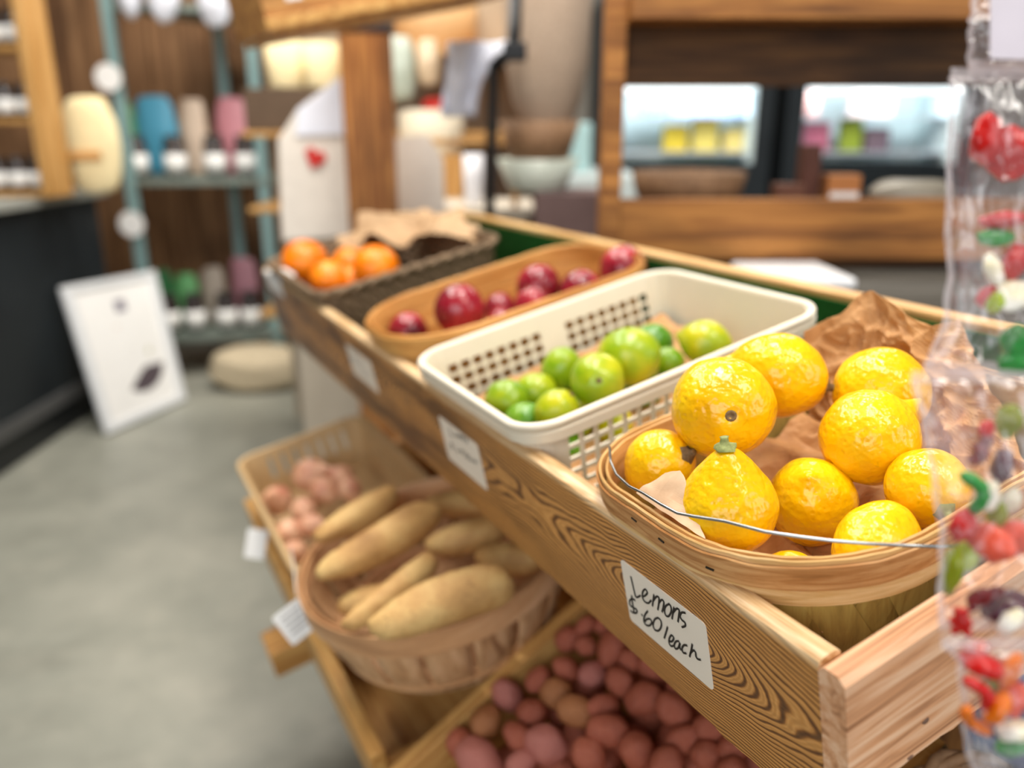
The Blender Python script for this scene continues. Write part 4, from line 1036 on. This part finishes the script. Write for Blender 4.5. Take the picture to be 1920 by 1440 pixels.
# ------------------------------------------------------------------ middle distance display
pst = empty('timber_post', (-.405, 2.45, 0), 'thick brown timber post behind the orange basket', 'post')
wbox('shaft', -.472, -.338, 2.4, 2.49, 0, 1.50, M_post, parent=pst)
wbox('cap', -.478, -.33, 2.395, 2.495, 1.50, 1.62, cols('dark_blue_grey_metal', '23222a', .5), parent=pst, label='dark metal cap at the top')
ds = empty('gift_shelf', (-.3, 3.3, 0), 'pale gift shelf with baskets behind the timber post', 'shelf')
for x in (-.55, .13): wbox('side_panel', x-.02, x+.02, 3.1, 3.5, 0, 2.0, M_blond, parent=ds)
for z in (.55, .95, 1.22, 1.50): wbox('shelf_board', -.98 if z < 1.4 else -.53, .11, 3.1, 3.5, z, z+.02, M_blond, parent=ds)
wbox('back_panel', -.98, .11, 3.5, 3.52, 0, 2.0, cols('cream_panel', 'b5a48c', .8), parent=ds)
def px_cyl(name, x0, y0, x1, y1, Y, mat, lab, cat, zb=None, taper=.85, group=None, n=24):
    A = aty(x0, y1, Y); B = aty(x1, y0, Y); R = (B.x-A.x)/2; zb = A.z if zb is None else zb; z1 = B.z
    prof = [(R*taper*.96, 0), (R*taper, .004), (R, z1-zb), (R*.95, z1-zb), (R*taper*.9, .01)]
    o = MB().lathe(prof, n, ((A.x+B.x)/2, Y+R, zb)).build(name, mat, None, smooth=True); return tag(o, lab, cat, group)
px_cyl('bucket', 492, 75, 560, 160, 3.12, M_creamcl, 'cream fabric bucket under the hanging tray corner', 'bucket', 1.39+.0, .9)
px_cyl('bucket', 562, 78, 630, 160, 3.12, M_creamcl, 'cream fabric bucket just left of the timber post', 'bucket', 1.39, .9)
wbox('shelf_riser', -.97, -.62, 3.12, 3.4, 1.241, 1.388, cols('dark_riser_box', '5a4430', .7), 'dark box lifting the cream buckets', 'box')
px_cyl('bucket', 738, 205, 868, 290, 3.0, cols('cream_bucket', 'efe2c8', .6), 'wide cream tub right of the timber post', 'bucket', None, .9)
A = aty(738, 290, 3.0); wbox('tub_stand', A.x+.02, A.x+.24, 3.02, 3.09, .0, A.z-.001, M_blond, 'plain pale stand under the wide cream tub', 'stand')
p = aty(815, 200, 3.1); mb = MB(); pillow(mb, (p.x, 3.1, A.z+.165), .045, .04, .03, 3); o = mb.build('red_pouch', M_red, None, smooth=True); tag(o, 'small red pouch lying on top of the wide cream tub', 'pouch')
# white tote with red heart and cards
def panel(name, pts, Y, th, mat, lab, cat, parent=None, dy=0):
    P = [aty(x, y, Y) for x, y in pts]; k = len(P); Q = [p_+V((0, th, 0)) for p_ in P]
    o = MB().add(P+Q, [tuple(range(k)), tuple(range(k, 2*k))[::-1]]+[(i, (i+1) % k, k+(i+1) % k, k+i) for i in range(k)]).build(name, mat, parent, bevel=.004)
    if cat: tag(o, lab, cat)
    return o
t1 = panel('tea_towel', [(532, 448), (524, 262), (560, 205), (644, 140), (650, 262), (654, 440)], 2.62, .02, M_linen, 'off-white towel with a red heart and pointed top left of the post', 'towel')
panel('folded_top', [(556, 252), (560, 205), (641, 148), (646, 250)], 2.612, .006, M_wht2, None, None, t1)
hp = [(16*sin(t)**3, 13*cos(t)-5*cos(2*t)-2*cos(3*t)-cos(4*t)) for t in [2*pi*i/24 for i in range(24)]]
panel('red_heart', [(590+h[0]*1.15+h[1]*.35, 296-h[1]*1.25+h[0]*.5) for h in hp], 2.61, .008, M_red, None, None, t1)
t2 = panel('tea_towel', [(738, 405), (734, 262), (800, 255), (828, 300), (832, 400)], 2.62, .02, M_linen, 'plain off-white towel right of the timber post', 'towel')
gs = empty('towel_stand', (-.25, 2.7, 0), 'pale low cabinet carrying the towels behind the tray end', 'cabinet')
wbox('cabinet_body', -.72, .05, 2.66, 3.0, 0, .99, cols('pale_cabinet', 'c9bca8', .7), parent=gs)
wbox('cabinet_top', -.74, .07, 2.645, 3.02, .99, 1.01, cols('pale_cabinet_top', 'd6cbb9', .6), parent=gs)
wbox('towel_rail', -.71, .02, 2.645, 2.66, 1.20, 1.22, M_blond, parent=gs)
for x in (-.71, .01): wbox('rail_post', x-.01, x+.01, 2.645, 2.66, 1.01, 1.2, M_blond, parent=gs)
pouch(722, 70, 780, 190, 3.05, 'b9c4b4', 'pale green and grey pouch above the wide cream tub', aty(750, 190, 3.05).z, 4, 'gift_pouch', group=None)
pouch(782, 74, 826, 160, 3.05, 'e0c6a4', 'pale peach pouch right of the green-grey one', aty(750, 160, 3.05).z, 5, 'gift_pouch', group=None)
px_cyl('straw_hat_box', 722, 0, 890, 62, 3.3, cols('tan_box', 'c69e6a', .7), 'round tan box high on the gift shelf', 'box', 1.521, .97)
# white plastic bag hanging on the black pole
YP = 2.22
pb_ = aty(918, 395, YP); pt_ = aty(926, 120, YP)
pole = empty('pole_stand', (pb_.x, YP, 0), 'slim black metal pole stand right of the white bag', 'stand')
MB().tube([(pb_.x, YP, .012), (pb_.x, YP, pb_.z), (pt_.x, YP, pt_.z)], .0135, 12).build('pole', M_blackm, pole, smooth=True)
MB().lathe([(.10, 0), (.10, .012), (.02, .02)], 24, (pb_.x, YP, 0)).build('foot_plate', M_blackm, pole)
P0 = aty(976, -30, YP); P1 = aty(966, 105, YP)
MB().tube([(pt_.x, YP, pt_.z-.01), (pt_.x+.02, YP, pt_.z+.012), (P1.x-.004, YP, P1.z+.01), (P0.x-.01, YP, P0.z)], .017, 10).build('bracket_arm', M_blackm, pole, smooth=True)
wbox('clamp', P1.x-.03, P1.x+.028, YP-.03, YP+.03, P1.z-.012, P1.z+.03, M_blackm, parent=pole)
wbg = MB(); A = aty(830, 212, 2.3); B = aty(945, 72, 2.3)
def wb_(u, v):
    t = v; w = .045+.045*t; cx = A.x+.045+.062*t*t
    return V((cx+(u-.5)*2*w*(1-.25*sin(pi*t)), 2.27+.02*sin(u*pi*3+2*t)+.02*noise.noise(V((u*4, v*4, 0))), A.z-.01+(B.z-A.z)*v))
o = wbg.grid(16, 16, wb_).build('white_bag', M_wht2, None, smooth=True, solid=.004); tag(o, 'white plastic bag hanging at the black pole', 'bag')
# big burlap sack in brown basket on crate
A = aty(945, 240, 2.3); B = aty(1118, 0, 2.3)
sk = MB(); cx = (A.x+B.x)/2; R = (B.x-A.x)/2
sk.lathe([(R*.42, 0), (R*.55, .03), (R*.80, .10), (R*.97, .20), (R*1.02, .4), (R*.9, .46), (R*.6, .47)], 28, (cx, 2.3+R, A.z-.03)); o = sk.build('burlap_sack', M_burlap, None, smooth=True); tag(o, 'large beige burlap sack standing tall in the brown basket', 'sack')
A2 = aty(955, 302, 2.3); 
o = MB().lathe([(.075, 0), (.085, .005), (.115, A.z-A2.z+.02), (.108, A.z-A2.z+.02), (.07, .01)], 28, (cx-.02, 2.3+R, A2.z)).build('round_basket', M_wicker2, None, smooth=True); tag(o, 'brown round basket under the burlap sack', 'basket')
px_cyl('enamel_bowl', 930, 300, 1092, 362, 2.32, cols('pale_mint_enamel', 'ccd2c4', .4), 'pale mint bowl beneath the brown basket', 'bowl', None, .7)
Bz = aty(930, 362, 2.32).z
o = wbox('dark_crate', .065, .26, 2.32, 2.55, Bz-.12, Bz-.001, cols('mauve_brown_crate', '6d5450', .7), 'dull mauve crate under the mint bowl', 'crate')
o = wbox('grey_cabinet', .06, .30, 2.28, 2.6, 0, Bz-.121, cols('light_grey_cabinet', 'a8a9ac', .6), 'light grey cabinet under the mauve crate', 'cabinet')
px_cyl('white_cup', 868, 290, 906, 380, 2.75, cols('white_cup', 'e6e6ec', .5), 'white paper cup left of the black pole', 'cup', 1.0105, .85)

# upper tier tray overhead, far end
M_upt = wood('aged_brown_tray_board', 'cf9a58', 'a8713a', '6b4220', 1, .4, .8, .55, 1, seed=41)
up = empty('upper_tray', TP(1.55, .15, .45), 'wooden slatted tray of the upper tier overhead', 'tray')
def upl(name, mb, mat, **k): return mb.build(name, mat, up, MTX, **k)
upl('near_board', MB().box(1.53, 1.545, .15, .74, .452, .62), M_upt, bevel=.003)
upl('front_board', MB().box(1.545, 1.85, .15, .165, .452, .62), M_upt, bevel=.003)
upl('bottom_slats', MB().box(1.545, 1.85, .165, .74, .440, .452), M_crate)
upl('lower_lath', MB().box(1.515, 1.53, .145, .74, .452, .475), M_crate, bevel=.002)
o = MB().box(1.5285, 1.5297, .20, .235, .50, .56).build('price_card', M_white, None, MTX); tag(o, 'white card on the side of the upper tray', 'card')

# ------------------------------------------------------------------ candy bags hanging at the right
def bag(label, outline, depth_, bulge, seed, grp='clear candy bags hanging at the right'):
    """outline: left profile list (x, y) in the frame from top to bottom, the right side mirrors beyond the frame"""
    e = empty('candy_bag', at((outline[0][0]+1990)/2, outline[0][1], depth_), label, 'candy bag', grp)
    n = len(outline)
    def lx(v):
        t = v*(n-1); i = min(n-2, int(t)); f = t-i; a = outline[i]; b = outline[i+1]; return a[0]+(b[0]-a[0])*f, a[1]+(b[1]-a[1])*f
    XR = 2010
    for side, nm in ((-1, 'front_film'), (1, 'back_film')):
        def f(u, v):
            x, y = lx(v); X = x+(XR-x)*u; P = at(X, y+6*noise.noise(V((u*3, v*3, seed))), depth_)
            bl = bulge*(max(0, sin(pi*min(1, u*1.02)))**.6)*(max(0, sin(pi*v))**.5)
            cr = .0022*noise.noise(V((u*6, v*8, seed+side*5)))+.0012*noise.noise(V((u*17, v*19, seed)))
            return P+FW*(side*bl+cr*(1 if 0 < v < 1 else .6))
        MB().grid(44, 44, f).build(nm, M_film, e, smooth=True)
    MB().grid(5, 40, lambda u, w: at(lx(w)[0]-5+13*u, lx(w)[1], depth_)+FW*(.0009*sin(u*6+w*30)+.0012*noise.noise(V((u*3, w*14, seed))))).build('side_seam', M_seam, e, smooth=True)
    # welded seams top and bottom
    for v in (0.0, 1.0):
        x, y = lx(v)
        mb = MB().grid(30, 4, lambda u, w: at(x-4+(XR-x)*u, y+(w-.5)*26+8*noise.noise(V((u*5, v, seed))), depth_)+FW*(.0016*noise.noise(V((u*22, w*2, seed)))-.0008))
        mb.build('welded_seam', M_seam, e, smooth=True)
    return e
bag('clear candy bag, topmost of the strip, with a white paper label', [(1832, -60), (1824, 20), (1819, 60), (1818, 128)], .405, .010, 1)
bag('clear candy bag holding big red gummies above sugared candy', [(1784, 142), (1780, 240), (1776, 400), (1780, 520), (1770, 610), (1735, 690)], .40, .012, 2)
bag('clear candy bag with green and red gummies in front of the lemons', [(1712, 706), (1733, 800), (1750, 900), (1766, 1000), (1764, 1060), (1762, 1170)], .385, .011, 3)
bag('lowest clear candy bag full of orange and red gummies', [(1768, 1205), (1800, 1240), (1806, 1330), (1812, 1400), (1830, 1450), (1835, 1500)], .375, .010, 4)
P = at(1898, 55, .398)
o = MB().grid(6, 6, lambda u, v: at(1856+u*150, -20+v*130, .391)+FW*.001*sin(u*4)).build('paper_label', cols('white_bag_label', 'd8ced8', .5), None, solid=.0003); tag(o, 'white paper label inside the top candy bag', 'label')
def gum(name, x, y, d, s, ax, el, c, label, kind='lump', seed=0):
    P = at(x, y, d); r = s*1.18*d/FPX/2
    if kind == 'bear':
        mb = MB()
        for (px_, py_, pz_, q) in ((0, 0, 0, 1.0), (0, 0, 1.15, .72), (.55, .2, 1.65, .28), (-.55, .2, 1.65, .28), (.75, .55, .35, .38), (-.75, .55, .35, .38), (.6, .5, -.85, .46), (-.6, .5, -.85, .46), (0, .55, 1.05, .32)):
            vs, fs = blob(q, q*.85, q*(1.15 if q == 1 else 1), 18, 12, .03, 1.5, seed); mb.add([V((px_+v[0], py_*.8+v[1]*.8, pz_+v[2]))*r*.75 for v in vs], fs)
        me = mesh(name, mb.v, mb.f, G[c])
    elif kind == 'worm':
        mb = MB(); pts = [V((r*.9*sin(t*1.6), 0, r*el*(t-1))) for t in [2*i/14 for i in range(15)]]
        mb.tube(pts, [r*.42*(1+.12*cos(i*2.2)) if 0 < i < 14 else r*.2 for i in range(15)], 12); me = mesh(name, mb.v, mb.f, G[c])
    else:
        vs, fs = blob(r, r*.62, r*el, 26, 18, .10, 1.9, seed); me = mesh(name, vs, fs, G[c])
    return place(name, me, P, camdir(*ax), seed, label, 'candy', 'gummies in the clear bags')
gum('gummy_candy', 1850, 262, .397, 66, (.1, 1, .1), 1.25, 'red', 'left half of the big red gummy pair in the upper bag', seed=1)
gum('gummy_candy', 1893, 290, .399, 70, (-.1, 1, .1), 1.2, 'red', 'right one of the big red gummy pair in the upper bag', seed=2)
gum('gummy_candy', 1880, 412, .398, 44, (1, .1, 0), 1.7, 'red', 'long red gummy above the green one', seed=3)
gum('gummy_candy', 1866, 446, .396, 32, (1, .05, 0), 1.9, 'green', 'flat green gummy below the long red one', seed=4)
gum('gummy_candy', 1902, 492, .399, 60, (.4, 1, 0), 1.0, 'red', 'round red gummy at the right edge of the upper bag', seed=5)
gum('sour_candy', 1862, 505, .394, 36, (-.4, 1, 0), 1.5, 'sour', 'white sugared candy pointing up in the upper bag', seed=6)
gum('sour_candy', 1898, 555, .394, 50, (.9, .4, 0), 1.3, 'sour', 'larger cream sugared candy at the right of the upper bag', seed=7)
gum('gummy_candy', 1858, 555, .398, 36, (1, .3, 0), 1.3, 'red', 'small red gummy behind the lime green one', seed=8)
gum('gummy_candy', 1866, 566, .394, 30, (.2, 1, 0), 1.2, 'lime', 'small lime green gummy low in the upper bag', seed=9)
gum('gummy_candy', 1905, 640, .398, 50, (.2, 1, 0), 1.1, 'green', 'green gummy next to the lower fold of the upper bag', seed=10)
gum('gummy_candy', 1905, 680, .40, 50, (1, .2, 0), 1.2, 'green', 'dark green gummy at the frame edge above the fold', seed=11)
gum('gummy_bear', 1838, 850, .384, 44, (.3, 1, .2), 1, 'darkred', 'dark red gummy bear in the middle bag', 'bear', 12)
gum('gummy_candy', 1892, 790, .386, 40, (.2, 1, .2), 1.4, 'olive', 'olive gummy high in the middle bag', seed=13)
gum('gummy_worm', 1812, 925, .380, 52, (-.35, 1, .2), 1.3, 'green', 'green curled gummy at the left of the middle bag', 'worm', 14)
gum('gummy_candy', 1878, 875, .385, 48, (.2, 1, .2), 1.2, 'violet', 'purple gummy right of the dark red bear', seed=15)
gum('gummy_candy', 1855, 930, .383, 30, (.1, 1, .1), 1.8, 'sour', 'thin white candy strip beside the green curl', seed=16)
gum('gummy_candy', 1806, 985, .383, 46, (.2, 1, .2), 1.2, 'red', 'red gummy below the green curl', seed=17)
gum('gummy_candy', 1785, 1070, .385, 42, (.1, 1, .2), 2.0, 'olive', 'tall olive gummy along the left bag edge', seed=18)
gum('gummy_candy', 1858, 1018, .380, 74, (.3, 1, .2), .8, 'coral', 'coral gummy behind the folded film', seed=19)
gum('gummy_candy', 1902, 1010, .384, 60, (.3, 1, .2), 1, 'coral', 'coral gummy at the right frame edge', seed=20)
gum('gummy_bear', 1838, 1120, .383, 50, (.9, .4, .2), 1, 'darkred', 'dark red gummy bear lying in the lower part of the middle bag', 'bear', 21)
gum('gummy_candy', 1885, 1135, .386, 66, (.9, .3, .2), 1.1, 'violet', 'brown-violet gummy right of the lying bear', seed=22)
gum('gummy_bear', 1803, 1168, .378, 40, (-.2, 1, .3), 1, 'red', 'bright red gummy bear at the left bottom of the middle bag', 'bear', 23)
gum('sour_candy', 1895, 1165, .378, 44, (.7, .6, 0), 1.2, 'sour', 'pale sugared candy near the lower seam', seed=24)
gum('gummy_candy', 1842, 1245, .375, 60, (.9, -.2, .2), 1.1, 'red', 'red gummy at the top of the lowest bag', seed=25)
gum('gummy_worm', 1826, 1300, .372, 46, (-.6, .8, .2), 1.4, 'red', 'dark red curved gummy in the lowest bag', 'worm', 26)
gum('gummy_candy', 1893, 1258, .373, 46, (.3, .9, .2), 1.5, 'orange', 'orange gummy at the upper right of the lowest bag', seed=27)
gum('gummy_candy', 1868, 1326, .370, 44, (.5, .9, .2), 1.4, 'orange', 'orange gummy in the middle of the lowest bag', seed=28)
gum('gummy_worm', 1838, 1352, .369, 46, (-.7, .7, .2), 1.4, 'orange', 'long orange gummy lying across the lowest bag', 'worm', 29)
gum('gummy_candy', 1852, 1290, .377, 34, (1, 0, .2), 1.5, 'olive', 'dark olive gummy behind the curved red one', seed=30)
gum('gummy_candy', 1905, 1370, .371, 50, (1, .3, .2), 1.2, 'sour', 'pale sugared candy at the lower right of the lowest bag', seed=31)
gum('gummy_candy', 1898, 1398, .374, 32, (1, .3, .2), 1.6, 'green', 'green striped gummy at the lower right of the lowest bag', seed=32)
gum('gummy_candy', 1868, 965, .386, 40, (.2, 1, .1), 1.3, 'olive', 'olive-green gummy between the curl and the coral one', seed=40)
gum('gummy_candy', 1815, 1040, .386, 36, (.4, 1, .1), 1.5, 'lime', 'yellow-green gummy beside the tall olive one', seed=41)
gum('gummy_candy', 1895, 940, .384, 36, (.4, 1, .1), 1.2, 'white', 'milky white gummy at the frame edge of the middle bag', seed=42)
gum('gummy_candy', 1830, 1215, .378, 34, (1, .2, .1), 1.3, 'coral', 'coral gummy pressed under the middle seam', seed=43)
gum('gummy_candy', 1900, 1310, .374, 44, (.4, 1, .1), 1.3, 'coral', 'coral gummy at the frame edge of the lowest bag', seed=44)
gum('gummy_candy', 1850, 805, .386, 26, (.3, 1, .1), 1.2, 'red', 'small red gummy high in the middle bag', seed=45)
st_ = empty('hanging_strip', at(1975, -80, .41), 'clear plastic strip the candy bags hang from at the right edge', 'hanging strip')
MB().grid(3, 30, lambda u, v: at(1940+u*50, -120+v*1700, .4135-.028*v)).build('clip_strip', M_film, st_, solid=.0006)

# blue crate and wicker under the near tray corner
bl = empty('blue_crate', TP(-.02, .30, -.34), 'blue plastic crate in the gap under the near tray corner', 'crate')
mb = MB().box(-.13, .085, .23, .42, -.34, -.33)
for q in ((-.13, -.12, .23, .42), (.075, .085, .23, .42), (-.12, .075, .23, .24), (-.12, .075, .41, .42)): mb.box(*q, -.33, -.215)
mb.build('crate_shell', M_blue, bl, MTX, bevel=.002)
MB().box(-.135, .09, .225, .235, -.225, -.212).box(-.135, .09, .415, .425, -.225, -.212).build('crate_lip', M_blue, bl, MTX, bevel=.002)
wicker_basket('brown wicker basket in the lower right corner under the tray', -.12, .075, .10, .215, .03, -.265, -.34, .012, M_wicker2)
Pc = TP(-.02, .26, -.345)
wbox('crate_stand', Pc.x-.09, Pc.x+.09, Pc.y-.09, Pc.y+.09, 0, Pc.z-.03, M_darkwood, 'dark wooden block carrying the blue crate', 'stand')
bpy.context.view_layer.update()
